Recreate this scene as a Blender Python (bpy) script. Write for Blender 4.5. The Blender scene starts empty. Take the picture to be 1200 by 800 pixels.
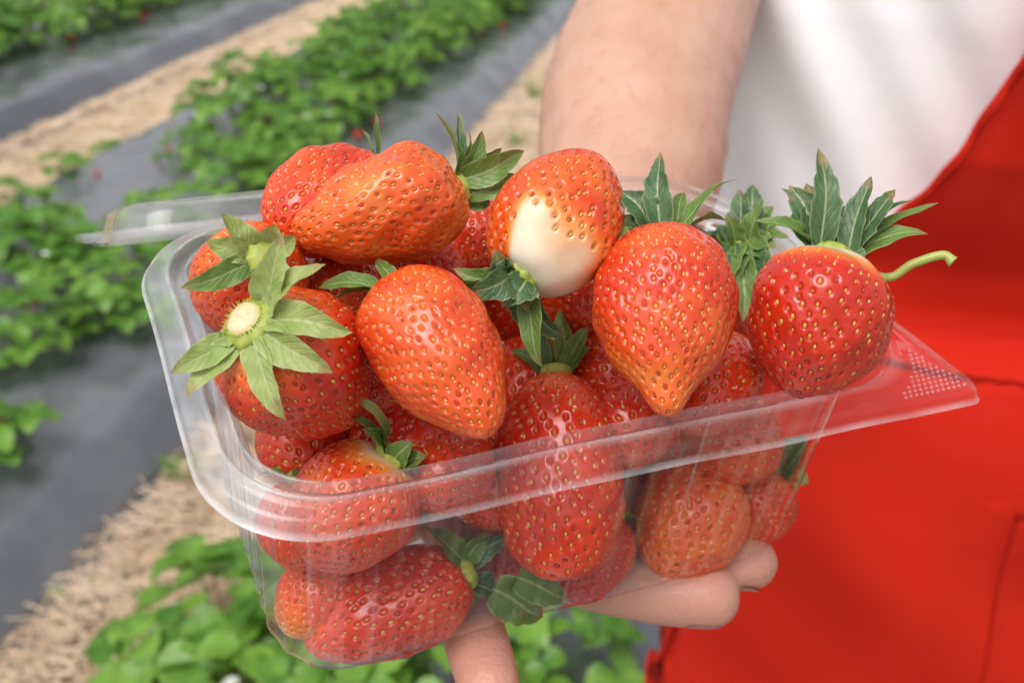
import bpy, math, random
import numpy as np
from mathutils import Vector, Matrix

random.seed(7)
rng = np.random.default_rng(7)
S = bpy.context.scene
COL = S.collection

# ------------------------------------------------------------------ camera
F = 1300.0                       # focal length in photo pixels (photo is 1200 wide)
PITCH = math.radians(26.5)
H = 1.32
CR = np.array([[1, 0, 0],
               [0, math.sin(PITCH), -math.cos(PITCH)],
               [0, math.cos(PITCH), math.sin(PITCH)]])      # columns: right, up, back
CO = np.array([0, 0, H])

def W(px, py, d):
    """world point seen at a photo pixel, d metres along the optical axis"""
    return CR @ np.array([(px - 600) / F * d, (400 - py) / F * d, -d]) + CO

def ground_point(px, py, z=0.0):
    r = CR @ np.array([(px - 600) / F, (400 - py) / F, -1.0])
    return CO + r * ((z - H) / r[2])

cam_data = bpy.data.cameras.new('camera')
cam = bpy.data.objects.new('camera', cam_data)
COL.objects.link(cam)
cam.matrix_world = Matrix.Translation(CO) @ Matrix(CR.tolist()).to_4x4()
cam_data.sensor_width = 36
cam_data.lens = F * 36 / 1200
cam_data.clip_start = 0.02
cam_data.clip_end = 3000
cam_data.dof.use_dof = True
cam_data.dof.focus_distance = 0.268
cam_data.dof.aperture_fstop = 15.0
S.camera = cam

# punnet frame: x along the long side, y away from the viewer, z up out of the box
PR = CR @ np.array([[0.91227321, -0.39117982, 0.12139166],
                    [0.15359666, 0.60148893, 0.78397649],
                    [-0.37969152, -0.6965554, 0.60880615]])
PT = CR @ np.array([0.00580797, 0.00691484, -0.29853994]) + CO

def L2W(x, y, z):
    return PR @ np.array([x, y, z]) + PT

def on_plane(px, py, axis, val):
    """point on the view ray through a pixel where the punnet coordinate `axis` is `val`; world, depth"""
    d = PR.T @ (CR @ np.array([(px - 600) / F, (400 - py) / F, -1.0]))
    o = PR.T @ (CO - PT)
    s = (val - o[axis]) / d[axis]
    return W(px, py, s), s

# ------------------------------------------------------------------ helpers
def tag(o, label=None, cat=None, group=None, kind=None):
    if label: o['label'] = label
    if cat: o['category'] = cat
    if group: o['group'] = group
    if kind: o['kind'] = kind
    return o

def empty(name, loc=(0, 0, 0), mat=None):
    o = bpy.data.objects.new(name, None)
    o.empty_display_size = 0.02
    COL.objects.link(o)
    if mat is not None: o.matrix_world = mat
    else: o.location = loc
    return o

def mesh_obj(name, v, faces, mats, parent=None, smooth=True, matidx=None):
    """faces: list of index arrays (n,3)/(n,4), or of tuples"""
    me = bpy.data.meshes.new(name)
    v = np.asarray(v, dtype=np.float32)
    if isinstance(faces, np.ndarray): faces = [faces]
    if len(faces) and not isinstance(faces[0], np.ndarray):
        me.from_pydata(v.tolist(), [], [tuple(int(i) for i in f) for f in faces])
    else:
        faces = [f for f in faces if len(f)]
        loops = np.concatenate([f.ravel() for f in faces]).astype(np.int32)
        tot = np.concatenate([np.full(len(f), f.shape[1], np.int32) for f in faces])
        st = np.concatenate([[0], np.cumsum(tot)[:-1]]).astype(np.int32)
        me.vertices.add(len(v)); me.vertices.foreach_set('co', v.ravel())
        me.loops.add(len(loops)); me.loops.foreach_set('vertex_index', loops)
        me.polygons.add(len(tot)); me.polygons.foreach_set('loop_start', st)
        me.polygons.foreach_set('loop_total', tot)
        me.update(calc_edges=True)
    if not isinstance(mats, (list, tuple)): mats = [mats]
    for m in mats: me.materials.append(m)
    n = len(me.polygons)
    me.polygons.foreach_set('use_smooth', np.full(n, smooth, dtype=bool))
    if matidx is not None: me.polygons.foreach_set('material_index', np.asarray(matidx, np.int32))
    me.update()
    o = bpy.data.objects.new(name, me)
    COL.objects.link(o)
    if parent is not None: o.parent = parent
    return o

def attr(o, name, values):
    a = o.data.attributes.new(name, 'FLOAT', 'POINT')
    a.data.foreach_set('value', np.asarray(values, np.float32))

def grid_faces(nr, nc, wrap=False):
    r = np.arange(nr - 1)[:, None]
    c = np.arange(nc if wrap else nc - 1)[None, :]
    c2 = (c + 1) % nc
    f = np.stack([r * nc + c, r * nc + c2, (r + 1) * nc + c2, (r + 1) * nc + c], -1)
    return f.reshape(-1, 4)

class MB:
    """collects pieces that become one mesh"""
    def __init__(s): s.v = []; s.f = []; s.n = 0; s.m = []; s.a = []
    def add(s, v, f, m=0, a=0.0):
        v = np.asarray(v, float); f = np.asarray(f)
        s.v.append(v); s.f.append(f + s.n); s.n += len(v)
        s.m.append(np.full(len(f), m)); s.a.append(np.full(len(v), a) if np.isscalar(a) else np.asarray(a))
    def build(s, name, mats, parent=None, smooth=True, att=None):
        o = mesh_obj(name, np.concatenate(s.v), s.f, mats, parent, smooth, np.concatenate(s.m))
        if att: attr(o, att, np.concatenate(s.a))
        return o

def unit(v):
    v = np.asarray(v, float); return v / (np.linalg.norm(v) + 1e-12)

def tube(pts, radii, n=8, caps=True):
    """swept tube; radii: scalar per point or (a,b)"""
    pts = np.asarray(pts, float)
    m = len(pts)
    T = np.gradient(pts, axis=0)
    T /= np.linalg.norm(T, axis=1)[:, None] + 1e-12
    ref = np.array([0, 0, 1.0]) if abs(T[0, 2]) < .9 else np.array([1.0, 0, 0])
    u = unit(np.cross(T[0], ref)); V = []
    ang = np.linspace(0, 2 * math.pi, n, endpoint=False)
    for i in range(m):
        u = unit(u - T[i] * (u @ T[i])); w = np.cross(T[i], u)
        r = radii[i] if hasattr(radii, '__len__') else radii
        V.append(pts[i] + r * (np.cos(ang)[:, None] * u + np.sin(ang)[:, None] * w))
    V = np.concatenate(V); f = grid_faces(m, n, True)
    if caps:
        V = np.concatenate([V, pts[:1], pts[-1:]])
        a, b = m * n, m * n + 1
        i = np.arange(n); j = (i + 1) % n
        c0 = np.stack([np.full(n, a), j, i, i], -1)
        c1 = np.stack([np.full(n, b), (m - 1) * n + i, (m - 1) * n + j, (m - 1) * n + j], -1)
        t0 = c0[:, :3]; t1 = c1[:, :3]
        return V, f, np.concatenate([t0, t1])
    return V, f, np.zeros((0, 3), int)

def tube_obj(name, pts, radii, mat, parent=None, n=8):
    V, f, t = tube(pts, radii, n)
    return mesh_obj(name, V, [f, t], mat, parent)

def bez(p0, p1, p2, n):
    t = np.linspace(0, 1, n)[:, None]
    return (1 - t) ** 2 * np.asarray(p0) + 2 * t * (1 - t) * np.asarray(p1) + t * t * np.asarray(p2)

def crom(P, n):
    """Catmull-Rom through rows of P, n samples per span"""
    P = np.asarray(P, float); Q = np.vstack([2 * P[0] - P[1], P, 2 * P[-1] - P[-2]]); out = []
    for i in range(len(P) - 1):
        a, b, c, d = Q[i:i + 4]
        for t in np.linspace(0, 1, n, endpoint=False):
            out.append(.5 * ((2 * b) + (c - a) * t + (2 * a - 5 * b + 4 * c - d) * t * t + (3 * b - a - 3 * c + d) * t ** 3))
    out.append(P[-1]); return np.array(out)

_ph = rng.uniform(0, 6.28, (40, 3)); _dr = rng.normal(size=(40, 3)); _dr /= np.linalg.norm(_dr, axis=1)[:, None]
def snoise(p, freq, k=0, n=7):
    """cheap smooth 3-D noise, about -1..1"""
    p = np.asarray(p, float) * freq; o = 0
    for i in range(n):
        j = (k * 5 + i) % 40
        o = o + np.sin(p @ _dr[j] * (1 + .35 * i) + _ph[j, 0])
    return o / math.sqrt(n * .5) / 1.6

def unit_rows(a):
    return a / (np.linalg.norm(a, axis=1)[:, None] + 1e-12)

def sepal_mesh(p0, p1, up, width, arch=.25, fold=.25, tooth=0, twist=0, seed=0):
    """lanceolate sepal from p0 to p1, bowing towards `up`"""
    g = np.random.default_rng(seed)
    p0, p1 = np.asarray(p0, float), np.asarray(p1, float); ax = p1 - p0; ln = np.linalg.norm(ax); ax /= ln
    up = unit(np.asarray(up) - ax * (np.asarray(up) @ ax)); side = np.cross(ax, up)
    n, m = 22, 9; V = []
    wob = g.uniform(0, 6.28, 3)
    for i in range(n):
        t = i / (n - 1)
        wd = width * (.42 * (1 - t) ** 3 + 1.0 * np.sin(math.pi * min(1, t * .96 + .02) ** .85) ** .75) * (1 - .25 * t)
        if t > .93: wd *= max(0.04, (1 - t) / .07)
        if tooth: wd *= 1 + tooth * (((t * 4.4 + wob[0]) % 1) - .5) * (.3 < t < .85)
        c = p0 + ax * ln * t + up * (arch * ln * 4 * t * (1 - t) + .03 * ln * math.sin(t * 6 + wob[0]) * t)
        c = c + side * (.05 * ln * math.sin(t * 4 + wob[1]) * t)
        tw = twist * t + .25 * math.sin(t * 3 + wob[2])
        sd = side * math.cos(tw) + up * math.sin(tw); nn = -side * math.sin(tw) + up * math.cos(tw)
        for j in range(m):
            s = j / (m - 1) * 2 - 1
            V.append(c + sd * (s * wd / 2) + nn * (wd * (fold * abs(s) ** 1.2 * .5 - .035 * math.cos(s * 14) - .05 * math.sin(t * 17 + s * 3 + wob[1]) * abs(s))))
    return np.array(V), grid_faces(n, m)

def sepal_attrs(o):
    n, m = 22, 9
    attr(o, 'across', np.tile(np.linspace(-1, 1, m), n)); attr(o, 'along', np.repeat(np.linspace(0, 1, n), m))

# ------------------------------------------------------------------ materials
def mat(name):
    m = bpy.data.materials.new(name); m.use_nodes = True
    nt = m.node_tree; nt.nodes.clear()
    out = nt.nodes.new('ShaderNodeOutputMaterial')
    return m, nt, out

def N(nt, typ, ins=None, **kw):
    n = nt.nodes.new(typ)
    for k, v in kw.items(): setattr(n, k, v)
    for k, v in (ins or {}).items():
        if isinstance(v, bpy.types.NodeSocket): nt.links.new(v, n.inputs[k])
        else: n.inputs[k].default_value = v
    return n

def ramp(nt, fac, stops):
    n = nt.nodes.new('ShaderNodeValToRGB'); cr = n.color_ramp
    while len(cr.elements) < len(stops): cr.elements.new(.5)
    for e, (p, c) in zip(cr.elements, stops): e.position = p; e.color = (*c, 1)
    nt.links.new(fac, n.inputs[0]); return n.outputs[0]

def mixc(nt, fac, a, b):
    n = nt.nodes.new('ShaderNodeMix'); n.data_type = 'RGBA'
    for s, v in ((0, fac), (6, a), (7, b)):
        if isinstance(v, bpy.types.NodeSocket): nt.links.new(v, n.inputs[s])
        elif s == 0: n.inputs[0].default_value = v
        else: n.inputs[s].default_value = (*v, 1)
    return n.outputs[2]

def objcoord(nt):
    return nt.nodes.new('ShaderNodeTexCoord').outputs['Object']

def noise(nt, scale, detail=3, rough=.5, vec=None, dist=0):
    n = N(nt, 'ShaderNodeTexNoise', {'Scale': scale, 'Detail': detail, 'Roughness': rough, 'Distortion': dist})
    nt.links.new(vec if vec is not None else objcoord(nt), n.inputs['Vector'])
    return n.outputs['Fac']

def bump(nt, h, strength, dist):
    return N(nt, 'ShaderNodeBump', {'Height': h, 'Strength': strength, 'Distance': dist}).outputs[0]

def make_flesh():
    m, nt, out = mat('strawberry_flesh')
    rip = N(nt, 'ShaderNodeAttribute', attribute_name='ripe').outputs['Fac']
    n1 = noise(nt, 90, 3)
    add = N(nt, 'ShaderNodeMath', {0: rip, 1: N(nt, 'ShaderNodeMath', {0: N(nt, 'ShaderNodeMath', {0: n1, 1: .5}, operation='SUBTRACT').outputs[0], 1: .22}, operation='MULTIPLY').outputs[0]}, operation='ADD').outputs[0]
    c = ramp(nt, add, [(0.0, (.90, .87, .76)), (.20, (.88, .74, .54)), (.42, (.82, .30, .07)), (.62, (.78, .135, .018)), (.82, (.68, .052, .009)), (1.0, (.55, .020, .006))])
    b = bump(nt, noise(nt, 1400, 2), .12, .0004)
    p = N(nt, 'ShaderNodeBsdfPrincipled', {'Base Color': c, 'Roughness': .27, 'IOR': 1.47, 'Normal': b,
        'Subsurface Weight': .25, 'Subsurface Radius': (1.0, .28, .15), 'Subsurface Scale': .0022, 'Coat Weight': .45, 'Coat Roughness': .13})
    nt.links.new(p.outputs[0], out.inputs[0]); return m

def make_seed():
    m, nt, out = mat('strawberry_seed')
    a = N(nt, 'ShaderNodeAttribute', attribute_name='ripe').outputs['Fac']
    c = ramp(nt, a, [(0, (.70, .50, .13)), (.45, (.64, .36, .07)), (.8, (.52, .18, .03)), (1, (.36, .05, .015))])
    p = N(nt, 'ShaderNodeBsdfPrincipled', {'Base Color': c, 'Roughness': .3})
    nt.links.new(p.outputs[0], out.inputs[0]); return m

def make_simple(name, color, rough=.5, var=0, vscale=40, color2=None, bscale=0, bstr=.2, bdist=.001, sss=0, **kw):
    m, nt, out = mat(name)
    c = color
    if color2 is not None:
        c = mixc(nt, ramp(nt, noise(nt, vscale, 4, .6), [(.35, (0, 0, 0)), (.65, (1, 1, 1))]), color, color2)
    ins = {'Roughness': rough}
    ins['Base Color'] = c if color2 is not None else (*c, 1)
    if bscale: ins['Normal'] = bump(nt, noise(nt, bscale, 4, .6), bstr, bdist)
    if sss: ins.update({'Subsurface Weight': sss, 'Subsurface Radius': (1, .4, .25), 'Subsurface Scale': .004})
    ins.update(kw)
    p = N(nt, 'ShaderNodeBsdfPrincipled', ins)
    nt.links.new(p.outputs[0], out.inputs[0]); return m

def make_leaf(name, c1, c2, back, rough=.45, trans=.3, vscale=60, att=False, bsc=400):
    m, nt, out = mat(name)
    f = noise(nt, vscale, 3, .6)
    if att:
        a = N(nt, 'ShaderNodeAttribute', attribute_name='tone').outputs['Fac']
        f = N(nt, 'ShaderNodeMath', {0: f, 1: a}, operation='ADD').outputs[0]
    c = mixc(nt, ramp(nt, f, [(.3, (0, 0, 0)), (.75, (1, 1, 1))]), c1, c2)
    geo = nt.nodes.new('ShaderNodeNewGeometry')
    c = mixc(nt, geo.outputs['Backfacing'], c, back)
    hh = noise(nt, bsc, 3, .6)
    if not att:
        vs = N(nt, 'ShaderNodeAttribute', attribute_name='across').outputs['Fac']; vt = N(nt, 'ShaderNodeAttribute', attribute_name='along').outputs['Fac']
        ab = N(nt, 'ShaderNodeMath', {0: vs}, operation='ABSOLUTE').outputs[0]
        rib = ramp(nt, ab, [(0, (1, 1, 1)), (.10, (.0, .0, .0)), (.86, (0, 0, 0)), (1, (.55, .55, .55))])
        c = mixc(nt, rib, c, tuple(min(1, .5 * q + .5 * p_ + .10) for q, p_ in zip(back, (.5, .55, .22))))
        ph = N(nt, 'ShaderNodeMath', {0: N(nt, 'ShaderNodeMath', {0: vt, 1: 46.0}, operation='MULTIPLY').outputs[0], 1: N(nt, 'ShaderNodeMath', {0: ab, 1: -14.0}, operation='MULTIPLY').outputs[0]}, operation='ADD').outputs[0]
        vn = N(nt, 'ShaderNodeMath', {0: ph}, operation='SINE').outputs[0]
        vv = ramp(nt, vn, [(.55, (0, 0, 0)), (1, (1, 1, 1))])
        c = mixc(nt, N(nt, 'ShaderNodeMath', {0: vv, 1: .30}, operation='MULTIPLY').outputs[0], c, back)
        hh = N(nt, 'ShaderNodeMath', {0: hh, 1: vv}, operation='SUBTRACT').outputs[0]
        tipb = ramp(nt, N(nt, 'ShaderNodeMath', {0: N(nt, 'ShaderNodeMath', {0: vt, 1: noise(nt, 300, 3)}, operation='ADD').outputs[0], 1: 1 / 1.6}, operation='MULTIPLY').outputs[0], [(1.30 / 1.6, (0, 0, 0)), (1.5 / 1.6, (.8, .8, .8))])
        c = mixc(nt, tipb, c, (.34, .22, .09))
    b = bump(nt, hh, .35, .0006)
    p = N(nt, 'ShaderNodeBsdfPrincipled', {'Base Color': c, 'Roughness': rough, 'Normal': b})
    t = N(nt, 'ShaderNodeBsdfTranslucent', {'Color': c})
    mx = N(nt, 'ShaderNodeMixShader', {0: trans, 1: p.outputs[0], 2: t.outputs[0]})
    nt.links.new(mx.outputs[0], out.inputs[0]); return m

def make_plastic():
    m, nt, out = mat('clear_plastic')
    b = bump(nt, noise(nt, 120, 3, .5), .25, .0008)
    fc = N(nt, 'ShaderNodeLayerWeight', {'Blend': .5, 'Normal': b}).outputs['Facing']
    pw = N(nt, 'ShaderNodeMath', {0: fc, 1: 4.0}, operation='POWER').outputs[0]
    fac2 = N(nt, 'ShaderNodeMath', {0: pw, 1: .78, 2: .032}, operation='MULTIPLY_ADD')
    tr = N(nt, 'ShaderNodeBsdfTransparent', {'Color': (.985, .988, .99, 1)})
    gl = N(nt, 'ShaderNodeBsdfGlossy', {'Color': (1, 1, 1, 1), 'Roughness': .09, 'Normal': b})
    df = N(nt, 'ShaderNodeBsdfDiffuse', {'Color': (.85, .87, .9, 1)})
    mk = N(nt, 'ShaderNodeAttribute', attribute_name='painted_sheen').outputs['Fac']  # white diffuse haze standing in for reflected sky
    sheen_fac = N(nt, 'ShaderNodeMath', {0: ramp(nt, noise(nt, 60, 5, .65), [(.3, (.35, .35, .35)), (.8, (1, 1, 1))]), 1: mk}, operation='MULTIPLY').outputs[0]
    hz = N(nt, 'ShaderNodeMixShader', {0: sheen_fac, 1: tr.outputs[0], 2: df.outputs[0]})
    mx = N(nt, 'ShaderNodeMixShader', {0: fac2.outputs[0], 1: hz.outputs[0], 2: gl.outputs[0]})
    nt.links.new(mx.outputs[0], out.inputs[0]); return m

M = {}
M['flesh'] = make_flesh()
M['seed'] = make_seed()
M['sepal_pale'] = make_leaf('pale_sepal', (.28, .40, .085), (.46, .54, .22), (.40, .48, .20), .5, .25, 220)
M['sepal'] = make_leaf('green_sepal', (.10, .20, .03), (.20, .32, .07), (.22, .33, .10), .42, .22, 200)
M['sepal_dark'] = make_leaf('dark_sepal', (.045, .11, .04), (.10, .19, .075), (.16, .25, .10), .40, .15, 200)
M['calyx'] = make_simple('calyx_core', (.42, .46, .09), .5, color2=(.30, .38, .06), vscale=300, sss=.1)
M['scar'] = make_simple('stem_scar', (.78, .64, .40), .5, color2=(.72, .54, .30), vscale=500, bscale=500, bstr=.4)
M['stem'] = make_simple('berry_stem', (.30, .42, .07), .4, color2=(.40, .42, .12), vscale=120, sss=.1)
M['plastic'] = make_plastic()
M['leaf'] = make_leaf('plant_leaf', (.070, .20, .020), (.23, .43, .058), (.22, .36, .09), .36, .36, 25, att=True, bsc=160)
M['petiole'] = make_simple('plant_stalk', (.16, .27, .05), .5)
def make_skin():
    m, nt, out = mat('skin')
    c = mixc(nt, ramp(nt, noise(nt, 38, 5, .65), [(.3, (0, 0, 0)), (.7, (1, 1, 1))]), (.56, .305, .21), (.63, .39, .29))
    fl = N(nt, 'ShaderNodeAttribute', attribute_name='flush').outputs['Fac']
    c = mixc(nt, fl, c, (.64, .29, .215))
    vo = N(nt, 'ShaderNodeTexVoronoi', {'Scale': 620.0, 'Vector': objcoord(nt)}).outputs['Distance']
    h = N(nt, 'ShaderNodeMath', {0: vo, 1: noise(nt, 260, 4, .6)}, operation='ADD').outputs[0]
    p = N(nt, 'ShaderNodeBsdfPrincipled', {'Base Color': c, 'Roughness': .46, 'Normal': bump(nt, h, .30, .0006), 'Subsurface Weight': .15, 'Subsurface Radius': (1, .4, .25), 'Subsurface Scale': .004})
    nt.links.new(p.outputs[0], out.inputs[0]); return m
M['skin'] = make_skin()
M['nail'] = make_simple('fingernail', (.56, .32, .25), .32)
M['hair'] = make_simple('dark_hair', (.035, .022, .014), .5)
M['straw'] = make_simple('straw', (.62, .44, .29), .7, color2=(.78, .62, .46), vscale=9)

# ------------------------------------------------------------------ world, sun
w = bpy.data.worlds.new('World'); S.world = w; w.use_nodes = True
nt = w.node_tree; nt.nodes.clear()
SUN_EL, SUN_AZ = math.radians(62), math.radians(215)     # azimuth clockwise from +Y: behind and left of the camera
sky = nt.nodes.new('ShaderNodeTexSky'); sky.sky_type = 'NISHITA'; sky.sun_disc = False
sky.sun_elevation = SUN_EL; sky.sun_rotation = SUN_AZ
sky.air_density = 1.0; sky.dust_density = 4.0; sky.ozone_density = 1.0
hs = N(nt, 'ShaderNodeHueSaturation', {'Saturation': .12, 'Color': sky.outputs[0]})
bg = N(nt, 'ShaderNodeBackground', {'Color': hs.outputs[0], 'Strength': .13})
wo = nt.nodes.new('ShaderNodeOutputWorld'); nt.links.new(bg.outputs[0], wo.inputs[0])
sl = bpy.data.lights.new('sun', 'SUN'); sl.energy = 1.5; sl.angle = math.radians(42); sl.color = (1, .965, .91)
so = bpy.data.objects.new('sun', sl); COL.objects.link(so)
sd = Vector((math.sin(SUN_AZ) * math.cos(SUN_EL), math.cos(SUN_AZ) * math.cos(SUN_EL), math.sin(SUN_EL)))
so.rotation_euler = sd.to_track_quat('Z', 'Y').to_euler()
S.view_settings.view_transform = 'Standard'; S.view_settings.look = 'None'
S.view_settings.gamma = 1; S.view_settings.exposure = 0.30
S.render.film_transparent = False
S.cycles.use_denoising = True
S.cycles.max_bounces = 10; S.cycles.transparent_max_bounces = 24
S.cycles.sample_clamp_indirect = 6
# ------------------------------------------------------------------ field: beds under black film, straw alleys
RD = np.array([0.2163, 0.9763, 0.0]); RD /= np.linalg.norm(RD)       # along the rows
RN = np.array([RD[1], -RD[0], 0.0])                                    # across, to the right
def field(along, across, z=0.0): return RD * along + RN * across + np.array([0, 0, z])
BED_C = [-7.17, -5.37, -3.57, -1.77, 0.03, 1.83, 3.63]
BW, BH = 0.64, 0.125
def bedz(o):            # height of a bed's film at an offset across it
    o = abs(o)
    return BH * min(1.0, max(0.0, (BW - o) / .11)) ** .6 * 1.0 + .02 * max(0, 1 - (o / BW) ** 2)

def make_film():
    m, nt, out = mat('mulch_film')
    tc = objcoord(nt)
    mp = N(nt, 'ShaderNodeMapping', {'Vector': tc, 'Rotation': (0, 0, math.radians(12.5)), 'Scale': (3.0, .5, 1)})
    dust = ramp(nt, noise(nt, 2.2, 5, .65), [(.40, (0, 0, 0)), (.75, (1, 1, 1))])
    c = mixc(nt, dust, (.085, .090, .108), (.185, .188, .205))
    spot = ramp(nt, noise(nt, 14, 4, .6), [(.66, (0, 0, 0)), (.74, (1, 1, 1))])
    c = mixc(nt, N(nt, 'ShaderNodeMath', {0: spot, 1: .35}, operation='MULTIPLY').outputs[0], c, (.20, .16, .12))
    h = N(nt, 'ShaderNodeMath', {0: noise(nt, 5, 4, .55, mp.outputs[0]), 1: noise(nt, 22, 3, .5)}, operation='ADD').outputs[0]
    p = N(nt, 'ShaderNodeBsdfPrincipled', {'Base Color': c, 'Roughness': .24, 'IOR': 1.8, 'Coat Weight': .9, 'Coat Roughness': .15, 'Normal': bump(nt, h, .35, .02)})
    nt.links.new(p.outputs[0], out.inputs[0]); return m
M['film'] = make_film()

# ground sheet
def make_ground():
    m, nt, out = mat('ground')
    c = ramp(nt, noise(nt, 5, 6, .7), [(.3, (.20, .14, .085)), (.5, (.36, .26, .155)), (.7, (.50, .38, .24))])
    p = N(nt, 'ShaderNodeBsdfPrincipled', {'Base Color': c, 'Roughness': .9, 'Normal': bump(nt, noise(nt, 60, 5, .7), .7, .02)})
    nt.links.new(p.outputs[0], out.inputs[0]); return m
M['ground'] = make_ground()
g = 1500
gx = np.array([-g, -60, -20, -8, 0, 8, 20, 60, g], float)
gv = np.array([[x, y, 0] for y in gx for x in gx])
tag(mesh_obj('ground', gv, grid_faces(9, 9), M['ground']), kind='structure')

# film over each bed
for i, bc in enumerate(BED_C):
    oo = np.concatenate([[-BW - .03, -BW], np.linspace(-BW + .01, -BW + .12, 8), np.linspace(-.42, .42, 20), np.linspace(BW - .12, BW - .01, 8), [BW, BW + .03]])
    al = np.arange(-3.0, 16.0, .05)
    V = []
    for a in al:
        for o in oo:
            z = bedz(o) if abs(o) < BW else (-.004 if abs(o) > BW else .003)
            V.append(field(a, bc + o, z))
    V = np.array(V)
    nz = .010 * snoise(V * [1, .35, 1], 6, i) + .005 * snoise(V, 17, i + 2) + .003 * snoise(V, 45, i + 1)
    edge = np.tile((np.abs(oo) < BW - .005), len(al))
    V[:, 2] += nz * edge * .8
    V += (RN[None] * (.020 * snoise(np.c_[V[:, 0] * .0, V[:, 1], V[:, 1] * .3], 5, i + 4))[:, None])
    V[:, 2] = np.maximum(V[:, 2], np.where(edge, .004, V[:, 2]))
    tag(mesh_obj('mulch_film', V, grid_faces(len(al), len(oo)), M['film']), kind='structure')

# straw in the alleys: thousands of loose stalks, one object per alley
def straw_strip(c0, c1, a0, a1, n):
    g = np.random.default_rng(int(abs(c0) * 100))
    al = a0 + (a1 - a0) * g.random(n) ** 1.35; ac = g.uniform(c0 - .05, c1 + .05, n)
    ln = g.uniform(.04, .15, n); th = g.uniform(0, math.pi, n); tilt = g.normal(0, .12, n); r = g.uniform(.0007, .0017, n) * (1 + al * .12)
    mid = al[:, None] * RD + ac[:, None] * RN; mid[:, 2] = .008 + .022 * g.random(n)
    edge = np.minimum(ac - c0, c1 - ac); mid[:, 2] += np.where(edge < .03, .02, 0)
    d = np.c_[np.cos(th), np.sin(th), tilt]; s = np.c_[-np.sin(th), np.cos(th), np.zeros(n)]
    bow = g.normal(0, .12, n)
    V = np.zeros((n, 4, 3, 3))
    for k, t in enumerate((-1, -.33, .33, 1)):
        c = mid + d * (ln * t / 2)[:, None] * 2 * .5 + s * (bow * ln * (1 - t * t))[:, None]
        c[:, 2] += .01 * (1 - t * t) * np.abs(bow) * 3
        for q, (u, v) in enumerate(((1, -.3), (-1, -.3), (0, .9))):
            V[:, k, q] = c + s * (u * r)[:, None] + np.array([0, 0, 1]) * (v * r)[:, None]
    V = V.reshape(-1, 3); V[:, 2] = np.maximum(V[:, 2], .003)
    f0 = grid_faces(4, 3, True)
    Fc = (f0[None] + (np.arange(n) * 12)[:, None, None]).reshape(-1, 4)
    return tag(mesh_obj('straw', V, Fc, M['straw'], None, False), kind='stuff')
straw_strip(-1.07, -.58, .5, 9, 19000)
straw_strip(-2.90, -2.46, 1.8, 11, 15000)
straw_strip(-4.79, -4.15, 4, 13, 2500)
straw_strip(.61, 1.25, .3, 6, 2000)

# --- strawberry plants
def leaflet(ln, wd, g, fold=.22, droop=.25):
    n, m = 9, 7; V = []; tw = g.uniform(-.15, .15); ph = g.uniform(0, 6)
    for i in range(n):
        t = i / (n - 1)
        ww = wd * (math.sin(math.pi * min(1, t * .93 + .03) ** .8)) ** .7
        if i in (0,): ww = wd * .12
        for j in range(m):
            s = j / (m - 1) * 2 - 1
            ser = 1 + (.07 * (1 if i % 2 else -1) if abs(s) > .9 and t > .15 else 0)
            x = s * ww / 2 * ser
            y = t * ln * (1 - .10 * abs(s) * t) 
            z = fold * abs(s) * ww * .5 - droop * ln * t * t + .03 * ln * math.sin(t * 9 + ph) * abs(s) - .012 * ln * math.cos(s * 9) + tw * s * ww * t
            V.append((x, y, z))
    return np.array(V), grid_faces(n, m)

def rotz(a):
    c, s = math.cos(a), math.sin(a); return np.array([[c, -s, 0], [s, c, 0], [0, 0, 1.0]])
def rotx(a):
    c, s = math.cos(a), math.sin(a); return np.array([[1, 0, 0], [0, c, -s], [0, s, c]])

def plant_parts(seed, nleaf=24, hgt=.17, spread=.15, size=.075):
    g = np.random.default_rng(seed); fol = MB(); stk = MB()
    for i in range(nleaf):
        a = i * 2.39996 + g.uniform(-.3, .3); q = math.sqrt((i + .5) / nleaf)
        rad = spread * q * g.uniform(.8, 1.2); h = hgt * (1.08 - .6 * q ** 2) * g.uniform(.75, 1.15)
        end = np.array([rad * math.cos(a), rad * math.sin(a), max(.025, h)])
        st = np.array([.02 * math.cos(a), .02 * math.sin(a), 0])
        midp = (st + end) / 2 + np.array([-.1 * rad * math.cos(a), -.1 * rad * math.sin(a), .25 * h])
        v, f, t = tube(bez(st, midp, end, 6), .0016, 5, False); stk.add(v, f)
        tone = g.uniform(-.18, .18) + (.10 if q < .35 else 0)
        sz = size * g.uniform(.7, 1.2)
        pit = g.uniform(-.35, .35) - .25 * q
        for k, b in enumerate((0, 1.75, -1.75)):
            v, f = leaflet(sz * (1 if k == 0 else .92), sz * .86, g, g.uniform(.1, .4), g.uniform(.05, .4))
            R = rotz(a - math.pi / 2 + g.uniform(-.2, .2)) @ rotx(pit + g.uniform(-.15, .15)) @ rotz(b)
            fol.add(v @ R.T + end + R @ np.array([0, .004, 0]), f, 0, tone + g.uniform(-.04, .04))
    return fol, stk

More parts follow.
